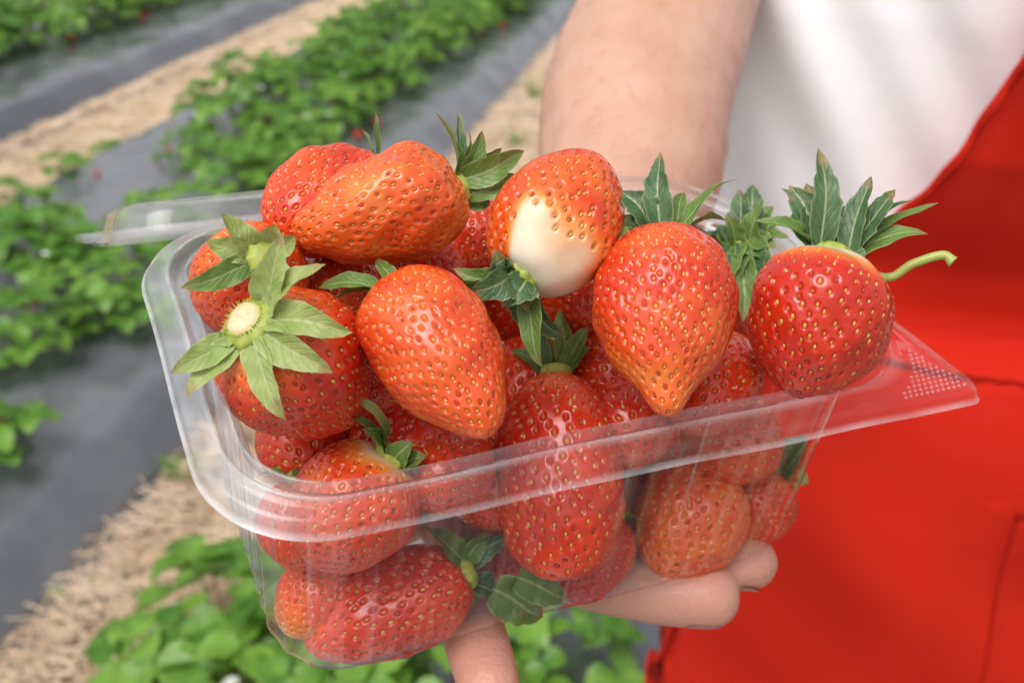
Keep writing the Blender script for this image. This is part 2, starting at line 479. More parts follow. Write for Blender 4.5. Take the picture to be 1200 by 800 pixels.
def flower_mb(g):
    mb = MB()
    for k in range(5):
        a = k * 1.2566; R = rotz(a)
        v, f = sepal_mesh((0, .003, 0), (0, .013, .002), (0, 0, 1), .012, .05, .1, 0, 0, k)
        mb.add(v @ R.T, f)
    return mb
M['petal'] = make_simple('petal', (.8, .8, .76), .6)
M['berry_far'] = make_simple('field_berry', (.55, .03, .015), .35)
VAR = []
def build_plant(seed, first_label, group, **k):
    fol, stk = plant_parts(seed, **k)
    e = empty('strawberry_plant'); tag(e, first_label, 'strawberry plant', group)
    fol.build('foliage', M['leaf'], e, True, 'tone'); stk.build('stalks', M['petiole'], e)
    g = np.random.default_rng(seed)
    if seed % 2 == 0:
        for q in range(2):
            a = g.uniform(0, 6.28); c = np.array([.13 * math.cos(a), .13 * math.sin(a), .13 + .03 * q])
            mb = flower_mb(g); mb.v = [v + c for v in mb.v]; fl = mb.build('flower', M['petal'], e)
            tube_obj('flower_stalk', bez((0, 0, 0), c * [.5, .5, 1.2], c, 6), .0011, M['petiole'], fl, 5)
    if seed % 3 == 0:
        for q in range(2):
            a = g.uniform(0, 6.28); c = np.array([.18 * math.cos(a), .18 * math.sin(a), .035])
            th = np.linspace(.02, 3.12, 9); phh = np.linspace(0, 6.283, 12, endpoint=False)
            v = np.array([[.014 * math.sin(t) * (1 + .35 * math.cos(t)) * math.cos(b), .014 * math.sin(t) * (1 + .35 * math.cos(t)) * math.sin(b), .018 * math.cos(t)] for t in th for b in phh]) + c
            mesh_obj('berry', v, grid_faces(9, 12, True), M['berry_far'], e)
    return e

for s in range(6):
    e = build_plant(s + 1, 'green strawberry plant', 'plants', nleaf=[21, 25, 16, 22, 27, 13][s], hgt=[.19, .22, .17, .2, .23, .15][s], spread=[.17, .20, .15, .19, .21, .14][s], size=[.075, .08, .07, .082, .078, .07][s])
    VAR.append(e)
used = set()
def put_plant(v, al, ac, z, rot, sc, label, group):
    src = VAR[v]
    if v not in used:
        used.add(v); r = src
    else:
        r = src.copy(); COL.objects.link(r)
        for ch in list(src.children):
            c = ch.copy(); COL.objects.link(c); c.parent = r
            for gch in list(ch.children):
                d = gch.copy(); COL.objects.link(d); d.parent = c
    r.location = field(al, ac, z); r.rotation_euler = (0, 0, rot); r.scale = (sc, sc, sc)
    tag(r, label, 'strawberry plant', group)
    return r
g = np.random.default_rng(11)
def row(bc, off, a0, a1, step, label, group, sc=1.0):
    a = a0
    while a < a1:
        o = off + g.normal(0, .03)
        put_plant(int(g.integers(0, 6)), a, bc + o, bedz(o) - .012, g.uniform(0, 6.28), sc * g.uniform(.85, 1.12), label, group)
        a += step * g.uniform(.85, 1.15)
row(-1.77, .20, 3.1, 8.6, .27, 'leafy plant in the dense row bordering the pale film strip behind the heap', 'plants in the right row of the bed behind the punnet')
row(-1.77, -.18, 3.75, 8.6, .27, 'leafy plant in the row beside the upper straw alley', 'plants in the left row of the bed behind the punnet')
row(-3.57, -.02, 3.6, 9.5, .27, 'blurred plant in the far top left bed, nearer row', 'plants in the near row of the far top left bed')
row(-3.57, -.34, 3.9, 9.5, .27, 'blurred plant in the far top left bed, farther row', 'plants in the far row of the far top left bed')
row(-5.37, .1, 5.5, 9.8, .32, 'blurred plant at the top left edge beyond the far bed', 'plants beyond the far bed')
# near ones, each where the photo shows it
def near_plant(v, px, py, zl, rot, sc, label):
    p = ground_point(px, py, zl); al = float(p @ RD); ac = float(p @ RN)
    bc = min(BED_C, key=lambda b: abs(b - ac)); z = max(0.004, bedz(ac - bc)) - .01
    put_plant(v, al, ac, z, rot, sc, label, 'plants near the camera')
near_plant(4, 265, 742, .14, .4, 1.0, 'big leafed plant at the bottom of the picture, left below the punnet')
near_plant(1, 360, 800, .14, 1.9, .85, 'plant at the bottom edge directly below the punnet corner')
near_plant(2, 655, 800, .14, 2.7, .8, 'bright plant at the bottom edge between fingertip and bare film')
near_plant(0, 500, 880, .14, 4.1, .9, 'plant at the bottom edge beneath the punnet, left of the thumb like fingertip')
near_plant(3, 60, 330, .14, 3.3, .85, 'plant at the left edge beside the black film, left of the punnet lid')
near_plant(5, 115, 360, .14, .8, .9, 'plant left of the punnet at the edge of the wide black film')
near_plant(4, 20, 420, .14, 5.0, .75, 'plant cut by the left edge above the wide black film')
near_plant(0, 180, 300, .14, 2.2, .85, 'plant just behind the left tip of the punnet lid')
near_plant(5, 130, 175, .08, 1.0, .55, 'small plant alone on the film beside the upper straw alley')
near_plant(2, 225, 205, .08, 2.0, .62, 'sparse plant on the grey film just above the punnet lid')
near_plant(5, 80, 225, .08, 4.0, .6, 'sparse low plant at the rim of the straw, above the leafy left edge')
near_plant(3, 330, 200, .14, .3, .8, 'plant directly behind the topmost berries at the left')
near_plant(1, 20, 300, .14, 2.3, .85, 'plant at the left edge below the upper straw alley')
near_plant(0, 140, 405, .10, 5.3, .7, 'low plant spilling onto the wide black film left of the punnet corner')
near_plant(2, -20, 540, .14, 1.2, .8, 'lone plant peeping in at the left edge of the wide black film')

# weeds in the straw
def weed(px, py, n, hgt, seed, label):
    g = np.random.default_rng(seed); mb = MB()
    for i in range(n):
        a = g.uniform(0, 6.28); r = g.uniform(0, .035); b = np.array([r * math.cos(a), r * math.sin(a), 0])
        t = b + np.array([math.cos(a), math.sin(a), 0]) * g.uniform(.2, .8) * hgt + [0, 0, hgt * g.uniform(.5, 1)]
        v, f = sepal_mesh(b, t, (math.cos(a) * -.5, math.sin(a) * -.5, 1), g.uniform(.006, .012), .15, .3, 0, .3, i)
        mb.add(v, f, 0, g.uniform(-.1, .2))
    o = mb.build('weed', M['leaf'], None, True, 'tone'); o.location = ground_point(px, py, .01)
    tag(o, label, 'weed')
weed(215, 570, 30, .07, 3, 'tuft of grass at the edge of the straw left of the punnet')
weed(95, 712, 10, .05, 4, 'tiny weed in the straw at the lower left')
weed(190, 720, 12, .04, 5, 'small yellowish weed in the straw beside the big leafed plant')
weed(150, 690, 5, .03, 8, 'smallest weed sprout in the middle of the straw')
weed(625, 120, 14, .12, 6, 'round leafed weed in the straw beside the bare forearm')
weed(605, 175, 16, .10, 7, 'weed in the straw behind the heap, left of the forearm')
# ------------------------------------------------------------------ person
person = empty('person', loc=(.40, .78, 0))
tag(person, 'person in a white t-shirt and red bib apron holding the punnet from below', 'person')
PO = np.array([.40, .78, 0.0])
def capsule_chain(P, R, n=20, sub=6):
    """closed lofted limb through points P with radii R (scalar, or (across,up) pairs)"""
    P = np.asarray(P, float); R = np.asarray([(r, r) if np.isscalar(r) else r for r in R], float)
    Q = crom(P, sub); RR = crom(R, sub); RR = np.maximum(RR, .002)
    T = np.gradient(Q, axis=0); T /= np.linalg.norm(T, axis=1)[:, None]
    out = []; ang = np.linspace(0, 2 * math.pi, n, endpoint=False)
    ref = np.array([0, 0, 1.0]) if abs(T[0, 2]) < .8 else np.array([0, 1.0, 0])
    u = unit(np.cross(T[0], ref))
    secs = []
    for i in range(len(Q)):
        u = unit(u - T[i] * (u @ T[i])); w_ = np.cross(T[i], u); secs.append((Q[i], u, w_, RR[i], T[i]))
    rings = []
    c, uu, ww, rr, tt = secs[0]
    for a in (80, 60, 40, 20):
        k = math.cos(math.radians(a)); s = math.sin(math.radians(a)); rings.append(c - tt * rr.mean() * s + (np.cos(ang)[:, None] * uu * rr[0] + np.sin(ang)[:, None] * ww * rr[1]) * k)
    for c, uu, ww, rr, tt in secs: rings.append(c + np.cos(ang)[:, None] * uu * rr[0] + np.sin(ang)[:, None] * ww * rr[1])
    for a in (20, 40, 60, 80):
        k = math.cos(math.radians(a)); s = math.sin(math.radians(a)); rings.append(c + tt * rr.mean() * s + (np.cos(ang)[:, None] * uu * rr[0] + np.sin(ang)[:, None] * ww * rr[1]) * k)
    V = np.concatenate(rings); m = len(rings)
    f = [tuple(x) for x in grid_faces(m, n, True)] + [tuple(range(n))[::-1], tuple(range((m - 1) * n, m * n))]
    return V, f
def ellipsoid(c, r, n=24):
    th = np.linspace(.05, math.pi - .05, n); ph = np.linspace(0, 2 * math.pi, n, endpoint=False)
    V = np.array([[r[0] * math.sin(t) * math.cos(p), r[1] * math.sin(t) * math.sin(p), r[2] * math.cos(t)] for t in th for p in ph]) + np.asarray(c)
    f = [tuple(x) for x in grid_faces(n, n, True)] + [tuple(range(n))[::-1], tuple(range((n - 1) * n, n * n))]
    return V, f
pieces = []
FZ = -.0842
def l(x, y, z): return L2W(x, y + (.0035 if y < .03 else 0), z)
# holding hand: palm under the floor, fingers forward, tips past the front edge
wrist = l(.050, .068, -.090)
pieces.append(capsule_chain([wrist, l(.040, .045, -.086), l(.026, .022, -.083), l(.016, .004, -.082)], [(.026, .021), (.033, .019), (.038, .016), (.036, .013)]))
pieces.append(capsule_chain([l(-.010, .008, FZ - .003), l(-.017, -.022, FZ - .004), l(-.0215, -.042, FZ - .003), l(-.0235, -.0545, FZ - .002)], [.0108, .0099, .0102, .0093]))
pieces.append(capsule_chain([l(.006, .004, FZ - .003), l(.013, -.020, FZ - .005), l(.034, -.037, FZ - .003), l(.0510, -.0480, FZ + .0010)], [.0100, .0092, .0098, .0103]))
pieces.append(capsule_chain([l(.026, .004, FZ - .003), l(.040, -.018, FZ - .005), l(.057, -.0315, FZ - .001), l(.0695, -.0420, FZ + .0030)], [.0096, .0085, .0086, .0090]))
pieces.append(capsule_chain([l(.042, .012, FZ - .004), l(.058, -.004, FZ - .005), l(.070, -.016, FZ - .003), l(.078, -.026, FZ)], [.0095, .0085, .0083, .0074]))
pieces.append(capsule_chain([l(.020, .040, FZ - .010), l(-.012, .030, FZ - .010), l(-.036, .014, FZ - .005), l(-.052, .002, FZ - .001)], [.016, .0125, .0115, .0095]))
# forearm, elbow, upper arm
el = W(812, -75, .69)
fa = [wrist, W(690, 330, .440), W(735, 215, .487), W(745, 120, .535), W(772, 40, .590), W(800, -25, .64), el]
pieces.append(capsule_chain(fa, [(.026, .021), (.032, .029), (.0405, .038), (.0455, .042), (.0470, .045), (.0465, .045), (.047, .047)], 28))
sh = np.array([.205, .80, 1.43])
pieces.append(capsule_chain([el, el * .5 + sh * .5 + np.array([-.01, 0, 0]), sh], [.047, .055, .062], 24))
# the rest of the body under the clothes
pieces.append(capsule_chain([PO + [0, .01, .86], PO + [0, 0, 1.02], PO + [0, 0, 1.2], PO + [0, .02, 1.38], PO + [0, .03, 1.46]], [(.17, .11), (.185, .12), (.19, .115), (.185, .10), (.10, .07)], 28))
pieces.append(capsule_chain([PO + [0, .03, 1.44], PO + [0, .01, 1.56]], [.065, .06]))
pieces.append(ellipsoid(PO + [0, .0, 1.665], (.077, .098, .115)))
pieces.append(ellipsoid(PO + [0, -.045, 1.61], (.055, .05, .06)))
pieces.append(capsule_chain([PO + [0, -.088, 1.675], PO + [0, -.104, 1.645]], [.010, .015]))
for s in (-1, 1):
    pieces.append(ellipsoid(PO + [s * .079, .01, 1.655], (.010, .02, .033), 12))
    pieces.append(ellipsoid(PO + [s * .032, -.087, 1.672], (.014, .010, .011), 12))
    pieces.append(capsule_chain([PO + [s * .10, .01, .90], PO + [s * .11, .01, .50], PO + [s * .115, .03, .10]], [.095, .06, .042]))
    pieces.append(capsule_chain([PO + [s * .115, .04, .07], PO + [s * .125, -.11, .045]], [.045, .035]))
pieces.append(capsule_chain([PO + [-.025, -.096, 1.600], PO + [.025, -.096, 1.600]], [.006, .006]))
sl_ = np.array([.595, .80, 1.43])
pieces.append(capsule_chain([sl_, np.array([.69, .80, 1.18]), np.array([.66, .64, 1.02])], [.06, .05, .045]))
pieces.append(capsule_chain([np.array([.66, .64, 1.02]), np.array([.60, .56, 1.0]), np.array([.52, .53, .98])], [.045, .04, .027]))
pieces.append(capsule_chain([np.array([.52, .53, .98]), np.array([.45, .52, .965])], [(.04, .018), (.04, .013)]))
for k in range(4):
    pieces.append(capsule_chain([np.array([.455, .52, .99 - .018 * k]), np.array([.42, .535, .985 - .018 * k]), np.array([.395, .565, .98 - .018 * k])], [.009, .0085, .008]))
pieces.append(capsule_chain([np.array([.50, .51, .995]), np.array([.47, .50, 1.02]), np.array([.445, .51, 1.035])], [.013, .011, .009]))
V = []; Fc = []; n0 = 0
for v, f in pieces:
    V.append(v - PO); Fc += [tuple(i + n0 for i in q) for q in f]; n0 += len(v)
body = mesh_obj('body', np.concatenate(V), Fc, M['skin'], person)
rm = body.modifiers.new('r', 'REMESH'); rm.mode = 'VOXEL'; rm.voxel_size = .0021; rm.use_smooth_shade = True
sm = body.modifiers.new('s', 'SMOOTH'); sm.factor = .5; sm.iterations = 5
dg = bpy.context.evaluated_depsgraph_get()
nm = bpy.data.meshes.new_from_object(body.evaluated_get(dg)); body.modifiers.clear(); body.data = nm
if not nm.materials: nm.materials.append(M['skin'])
cnt = len(nm.vertices); co = np.empty(cnt * 3, np.float32); nm.vertices.foreach_get('co', co); co = co.reshape(-1, 3)
no = np.empty(cnt * 3, np.float32); nm.vertices.foreach_get('normal', no); no = no.reshape(-1, 3)
co = co + no * (.0012 * snoise(co, 28, 2) + .0004 * snoise(co, 120, 4))[:, None]
tips = np.array([l(.0510, -.0480, FZ), l(.0690, -.0450, FZ), l(-.0235, -.0545, FZ), l(.078, -.026, FZ), l(-.052, .002, FZ)]) - PO
dt = np.min(np.linalg.norm(co[:, None] - tips[None], axis=2), axis=1)
attr(body, 'flush', np.clip(1 - dt / .035, 0, 1) * .8 + .12)
nm.vertices.foreach_set('co', co.ravel()); nm.polygons.foreach_set('use_smooth', np.ones(len(nm.polygons), bool)); nm.update()
# nails on the underside of the two showing fingers and the pointing one
def nail(tip, prev, down, r, ln):
    ax = unit(tip - prev); dn = unit(down - ax * (down @ ax)); sd = np.cross(ax, dn); v = []
    for i in range(8):
        t = i / 7
        for j in range(9):
            a = (j / 8 * 2 - 1) * .85 * (1 - .25 * (2 * t - 1) ** 4)
            v.append(tip + ax * (t * ln - .62 * ln) + (dn * math.cos(a) + sd * math.sin(a)) * (r * (.985 - .07 * t * t)) - PO)
    mesh_obj('fingernail', v, grid_faces(8, 9), M['nail'], person)
upv = -PR[:, 2] + .45 * unit(CO - PT)
nail(l(.0510, -.0480, FZ + .0010), l(.034, -.037, FZ - .003), upv, .0103, .010)
nail(l(.0695, -.0420, FZ + .0030), l(.057, -.0315, FZ - .001), upv, .0092, .009)
nail(l(-.0235, -.0545, FZ - .002), l(-.0215, -.042, FZ - .003), upv, .0098, .010)
# fine hairs on the forearm
g = np.random.default_rng(5); mb = MB()
dgk = bpy.context.evaluated_depsgraph_get()
from mathutils.bvhtree import BVHTree
bv = BVHTree.FromObject(body, dgk)
fpts = crom(np.array(fa), 10)
for i in range(800):
    k = int(g.integers(12, len(fpts) - 2)); c = fpts[k] - PO; d = unit(g.normal(size=3)); tdir = unit(fpts[k - 1] - fpts[k + 1])
    hit = bv.ray_cast(Vector(c + d * .12), Vector(-d), .2)
    if hit[0] is None: continue
    p = np.array(hit[0]); nn = np.array(hit[1]); q = unit(tdir + g.normal(0, .35, 3)); q = unit(q - nn * (q @ nn) * .8); ln = g.uniform(.008, .018)
    sd = unit(np.cross(q, nn)); r = .000045
    pts = [p, p + q * ln * .5 + nn * ln * .22, p + q * ln + nn * ln * .18]
    v = []
    for j, x in enumerate(pts):
        rr = r * (1, .9, .3)[j]; v += [x + sd * rr, x - sd * rr, x + nn * rr * 1.5]
    mb.add(v, grid_faces(3, 3, True))
tag(mb.build('arm_hair', M['hair'], person), kind='stuff')
# head details
for s in (-1, 1):
    v, f = ellipsoid(np.array([s * .032, -.093, 1.672]), (.011, .007, .008), 12); mesh_obj('eye', v, f, make_simple('eye', (.12, .08, .05), .15), person)
hv = []; th = np.linspace(.02, 1.75, 18); ph = np.linspace(0, 2 * math.pi, 40, endpoint=False)
for t in th:
    for p in ph:
        lim = 1.0 if math.sin(p) < -.3 else 1.75
        tt = min(t, t * lim / 1.75)
        q = np.array([.083 * math.sin(tt) * math.cos(p), .01 + .104 * math.sin(tt) * math.sin(p), 1.668 + .124 * math.cos(tt)]); hv.append(q * (1 + 0) + .002 * snoise(q[None], 200, 1)[0])
mesh_obj('hair', hv, grid_faces(18, 40, True), M['hair'], person)

# clothes
def make_cloth(name, c, c2, rough=.85, weave=1500):
    m, nt, out = mat(name)
    col = mixc(nt, noise(nt, 9, 4, .6), c, c2)
    h = N(nt, 'ShaderNodeMath', {0: noise(nt, weave, 2), 1: N(nt, 'ShaderNodeMath', {0: noise(nt, 70, 4, .6), 1: 2.0}, operation='MULTIPLY').outputs[0]}, operation='ADD').outputs[0]
    p = N(nt, 'ShaderNodeBsdfPrincipled', {'Base Color': col, 'Roughness': rough, 'Specular IOR Level': .15, 'Normal': bump(nt, h, .35, .0012)})
    nt.links.new(p.outputs[0], out.inputs[0]); return m
M['white'] = make_cloth('white_cotton', (.88, .875, .90), (.85, .845, .88))
M['red'] = make_cloth('red_canvas', (.55, .016, .006), (.61, .021, .008))
M['trouser'] = make_cloth('dark_trousers', (.03, .035, .05), (.04, .045, .06))
M['boot'] = make_simple('rubber_boot', (.02, .025, .02), .35)

def torso_pt(x, z, off):
    """front surface of the clothed body at world x, height z"""
    aw = np.interp(z, [.3, .8, 1.0, 1.2, 1.36, 1.47], [.265, .262, .262, .258, .235, .14]); bd = np.interp(z, [.3, .8, 1.0, 1.2, 1.36, 1.47], [.16, .155, .16, .150, .13, .09])
    k = np.clip(np.abs(x) / (aw + off), 0, .9999)
    y = -(bd + off) * (1 - k ** 2.6) ** (1 / 2.6)
    return y
# t-shirt: body tube with long diagonal folds, then short sleeves
zz = np.linspace(.84, 1.49, 170); na = 300; V = []
for z in zz:
    aw = np.interp(z, [.84, 1.0, 1.2, 1.36, 1.44, 1.49], [.262, .262, .258, .235, .16, .085]); bd = np.interp(z, [.84, 1.0, 1.2, 1.36, 1.44, 1.49], [.155, .16, .150, .13, .10, .08])
    for j in range(na):
        a = 2 * math.pi * j / na; c, s = math.cos(a), math.sin(a); e = 2 / 2.6
        x = aw * abs(c) ** e * np.sign(c); y = bd * abs(s) ** e * np.sign(s)
        # folds falling from the shoulder towards the waist
        ph_ = (x + .26) * 118 - (1.2 - z) * 66 + 1.1 * math.sin(z * 11 + x * 9)
        fo = .0024 * math.sin(ph_) * (.6 + .4 * math.sin(z * 8 + x * 5)) + .0020 * math.sin(ph_ * .43 + 1.3) + .0006 * math.sin(z * 60 + x * 25)
        V.append((x * (1 + fo * 1.5), y + (fo * -1.3 if s < .3 else 0), z))
shirt = mesh_obj('shirt', V, grid_faces(170, na, True), M['white'], person)
for s, p0, p1 in ((-1, sh + [.03, 0, .01], sh * .62 + el * .38), (1, sl_ + [-.03, 0, .01], np.array([.655, .80, 1.28]))):
    P = np.linspace(p0 - PO, p1 - PO, 14); R = [.085 + .004 * math.sin(i * 2.1) for i in range(14)]
    v, f, t = tube(P, R, 36, False)
    v = v + .003 * np.c_[snoise(v, 40, 1), snoise(v, 40, 2), snoise(v, 40, 3)]
    mesh_obj('sleeve', v, f, M['white'], shirt)
# apron: bib with curved sides over a wide skirt
def apron_half(z):     # left edge (world x - PO.x) at height z, from the photo's outline
    return np.interp(z, [.30, .62, .74, .85, .92, .98, 1.03, 1.06, 1.098, 1.133, 1.18, 1.229, 1.30], [-.286, -.277, -.265, -.248, -.242, -.230, -.205, -.186, -.174, -.160, -.146, -.134, -.118])
def apron_y(x, z, off):
    y = torso_pt(x, z, off)
    # bib hangs forward on top, falls back into a crease above the waist, bellies out below
    y += np.interp(z, [.3, .80, .90, .96, 1.0, 1.008, 1.014, 1.03, 1.06, 1.10, 1.14, 1.2, 1.3], [-.070, -.066, -.056, -.046, -.038, -.034, -.006, -.004, -.010, -.034, -.054, -.066, -.050]) * np.clip((x + .30) / .16, 0, 1)
    y += .005 * math.sin(x * 34 + z * 12) * np.clip((.98 - z) * 8, 0, 1) + .004 * math.sin(x * 13 - z * 21 + .6) + .0025 * math.sin(z * 48 + x * 30)
    y += -.002 * math.exp(-((x + .094 + .01 * math.sin(z * 15)) / .006) ** 2) * (z < .93) 
    return y
nz_, nx_ = 260, 110
Z = np.linspace(.32, 1.30, nz_); V = []
for layer in (0, 1):
    for z in Z:
        xl = apron_half(z); xr = -xl
        for i in range(nx_):
            x = xl + (xr - xl) * i / (nx_ - 1); x += .0015 * math.sin(z * 90) * (i in (0, nx_ - 1))
            hem = .0012 * (i < 2 or i > nx_ - 3)
            V.append((x, apron_y(x, z, .014 if layer == 0 else .0105) - (hem if layer == 0 else 0), z))
f0 = grid_faces(nz_, nx_); n1 = nz_ * nx_
b = [i for i in range(nx_)] + [r * nx_ + nx_ - 1 for r in range(1, nz_)] + [(nz_ - 1) * nx_ + i for i in range(nx_ - 2, -1, -1)] + [r * nx_ for r in range(nz_ - 2, 0, -1)]
b = np.array(b); b2 = np.roll(b, -1)
rimf = np.c_[b, b2, b2 + n1, b + n1]
apron = mesh_obj('apron', V, np.concatenate([f0, f0 + n1, rimf]), M['red'], person)
# pocket panel, stitched on
V = []; PX = np.linspace(-.094, .12, 50); PZ = np.linspace(.60, .925, 60)
for layer in (0, 1):
    for z in PZ:
        for i, x in enumerate(PX):
            e = min((x - PX[0]) / .006, (PX[-1] - x) / .006, (PZ[-1] - z) / .012, (z - PZ[0]) / .006, 1)
            st = -.0008 * math.exp(-((min(x - PX[0], PX[-1] - x) - .008) / .0016) ** 2) * (.5 + .5 * math.sin(z * 1400))
            V.append((x, apron_y(x, z, .014) - (.0005 * e + .0005 + .0003 * (z > PZ[-1] - .022) + st if layer == 0 else .0003), z))
f0 = grid_faces(60, 50); n1 = 3000; b = [i for i in range(50)] + [r * 50 + 49 for r in range(1, 60)] + [59 * 50 + i for i in range(48, -1, -1)] + [r * 50 for r in range(58, 0, -1)]
b = np.array(b); b2 = np.roll(b, -1)
mesh_obj('pocket', V, np.concatenate([f0, f0 + n1, np.c_[b, b2, b2 + n1, b + n1]]), M['red'], apron)
# edge binding along the bib and skirt sides, straps over the shoulders
for s in (-1, 1):
    P = [(s * apron_half(z), apron_y(s * apron_half(z), z, .0125), z) for z in np.linspace(.33, 1.295, 160)]
    P = np.array(P); P[:, 1] += .0012 * np.sin(np.arange(160) * 1.3)
    tube_obj('hem', P, .0030 + .0006 * np.sin(np.arange(160) * 1.1), M['red'], apron, 8)
    pts = crom([(s * .062, apron_y(s * .062, 1.29, .012), 1.29), (s * .085, -.13, 1.40), (s * .085, -.03, 1.50), (s * .07, .10, 1.44), (0, .155, 1.25)], 12)
    v, f, t = tube(pts, .013, 8); v2 = v.copy(); mesh_obj('strap', v2, [f, t], M['red'], apron)
P = np.array([(x, apron_y(x, 1.007, .0145), 1.009 + .003 * math.sin(x * 22)) for x in np.linspace(-.212, .212, 120)]); P[:, 1] += .0008 * np.sin(np.arange(120) * 1.7)
tube_obj('waist_seam', P, .0034, M['red'], apron, 8)
# trousers and boots
for s in (-1, 1):
    v, f, t = tube(np.array([(s * .085, .01, .98), (s * .105, .01, .80), (s * .115, .01, .50), (s * .118, .03, .17)]) , [.14, .125, .09, .075], 28)
    v = v + .004 * np.c_[snoise(v, 30, 1), snoise(v, 30, 2), snoise(v, 22, 3)]
    mesh_obj('trouser_leg', v, [f, t], M['trouser'], person)
    bm_ = MB(); v, f, t = tube(np.array([(s * .118, .035, .22), (s * .118, .035, .10), (s * .12, .02, .055)]), [.07, .062, .058], 20); bm_.add(v, f); 
    v, f = capsule_chain([(s * .12, .05, .152), (s * .125, -.06, .15), (s * .132, -.15, .145)], [(.048, .05), (.05, .042), (.04, .03)], 20); v = np.asarray(v); v[:, 2] = np.maximum(v[:, 2] - .09, -.0)
    v2 = v; bm_.add(v2, np.array([q for q in f if len(q) == 4]))
    mesh = bm_.build('boot', M['boot'], person)
person.location = (PO[0], PO[1], 0)
bed_lift = bedz(float(PO @ RN) - .03)
# ------------------------------------------------------------------ punnet
PM = Matrix(PR.tolist()).to_4x4(); PM.translation = Vector(PT)
punnet = empty('plastic_punnet', mat=PM)
tag(punnet, 'clear ribbed plastic punnet full of strawberries, held in the hand', 'punnet')

def rrect(a, b, radii, ncor, nx, ny, fr=(0, 0)):
    """closed rounded rectangle, counter-clockwise from the +x side; radii: FR?, order (+x+y),( -x+y),(-x-y),(+x-y); fr pushes the (+x-y) corner out"""
    out = []
    cs = [(1, 1, 0), (-1, 1, 90), (-1, -1, 180), (1, -1, 270)]
    arcs = []
    for (sx, sy, a0), r in zip(cs, radii):
        t = np.radians(np.linspace(a0, a0 + 90, ncor))
        ex, ey = (fr if (sx, sy) == (1, -1) else (0, 0))
        cx, cy = sx * (a - r) + ex, sy * (b - r) + ey
        arcs.append(np.c_[cx + r * np.cos(t), cy + r * np.sin(t)])
    cnt = [nx, ny, nx, ny]
    for i in range(4):
        A = arcs[i]; B = arcs[(i + 1) % 4]
        out.append(A)
        t = np.linspace(0, 1, cnt[i] + 2)[1:-1, None]
        out.append(A[-1] * (1 - t) + B[0] * t)
    return np.concatenate(out)

PA, PB, PH = .0952, .0598, .0772
NC, NX, NY = 40, 150, 90
def loop(d, rc=None, rfr=None, fr=(0, 0)):
    r = max(.004, (rc if rc is not None else .027) - d * .7)
    return rrect(PA - d, PB - d, (r + .016, r, r, rfr if rfr is not None else r), NC, NX, NY, fr)
rings = []
rim = [(-.0007, -.0007, 1), (-.0003, -.0004, 1), (0, 0, 1), (.0003, .0012, 1), (.0007, .0024, 1), (.0012, .0030, .95), (.0022, .0034, .8), (.0034, .0034, .5),
       (.0046, .0036, .15), (.0052, .0048, 0), (.0057, .0052, 0), (.0063, .0046, 0), (.0068, .0028, 0), (.0074, .0017, 0),
       (.0084, .0016, 0), (.0089, .0024, 0), (.0093, .0046, 0), (.0098, .0053, 0), (.0103, .0047, 0), (.0107, .0026, 0),
       (.0110, -.0004, 0), (.0117, -.0016, 0), (.0128, -.0020, 0), (.0133, -.0032, 0)]
for d, z, k in rim:
    if k > 0:
        lp = loop(d, rfr=.004 + (1 - k) * .018, fr=(.0085 * k, -.0030 * k))
    else:
        lp = loop(d)
    rings.append(np.c_[lp, np.full(len(lp), z)])
nper = len(rings[0])
# arc length for the ribs
P0 = rings[-1][:, :2]; seg = np.linalg.norm(np.roll(P0, -1, 0) - P0, axis=1); arc = np.concatenate([[0], np.cumsum(seg)[:-1]]); per = seg.sum()
nrm = np.c_[np.roll(P0, -1, 0) - np.roll(P0, 1, 0)]; nrm = np.c_[nrm[:, 1], -nrm[:, 0]]; nrm /= np.linalg.norm(nrm, axis=1)[:, None]
nrib = 64
rw = np.abs(((arc / per * nrib) % 1) - .5) * 2            # triangle wave
jig = 1 + .5 * np.sin(arc * 310) * np.sin(arc * 97)
for t in np.linspace(0, 1, 40)[1:]:
    z = -.0032 - t * (PH - .0065)
    d = .0134 + .0022 * t + (.003 * max(0, (t - .9) / .1) ** 2)
    lp = loop(d, rc=.030, rfr=.021)
    amp = .00075 * min(1, t / .12) * min(1, (1 - t) / .05 + .3)
    lp[:, 0] += np.where(lp[:, 0] > 0, .0012 + .0030 * t, 0)
    lp = lp + nrm * (amp * (rw ** 1.6 - .4) * jig)[:, None]
    rings.append(np.c_[lp, np.full(nper, z)])
# rounded heel, then the base with its raised middle
lp = loop(.0195, rc=.030); lp[:, 0] += np.where(lp[:, 0] > 0, .0042, 0); rings.append(np.c_[lp, np.full(nper, -PH + .0008)])
lp = loop(.022, rc=.030); lp[:, 0] += np.where(lp[:, 0] > 0, .0042, 0); rings.append(np.c_[lp, np.full(nper, -PH)])
lp = loop(.027, rc=.030); rings.append(np.c_[lp, np.full(nper, -PH + .0004)])
lp = loop(.029, rc=.030); rings.append(np.c_[lp, np.full(nper, -PH + .0028)])
base = loop(.031, rc=.030)
for k in (1, .8, .55, .3, .02):
    rings.append(np.c_[base * k, np.full(nper, -PH + .0031 + .0005 * math.sin(k * 20))])
V = np.concatenate(rings)
V[:, 2] += np.where(V[:, 2] > -.01, .0004 * snoise(V, 55, 3), 0)
V[:, :2] += (.0005 * snoise(V, 40, 1))[:, None]
tray = mesh_obj('tray', V, grid_faces(len(rings), nper, True), M['plastic'], punnet)
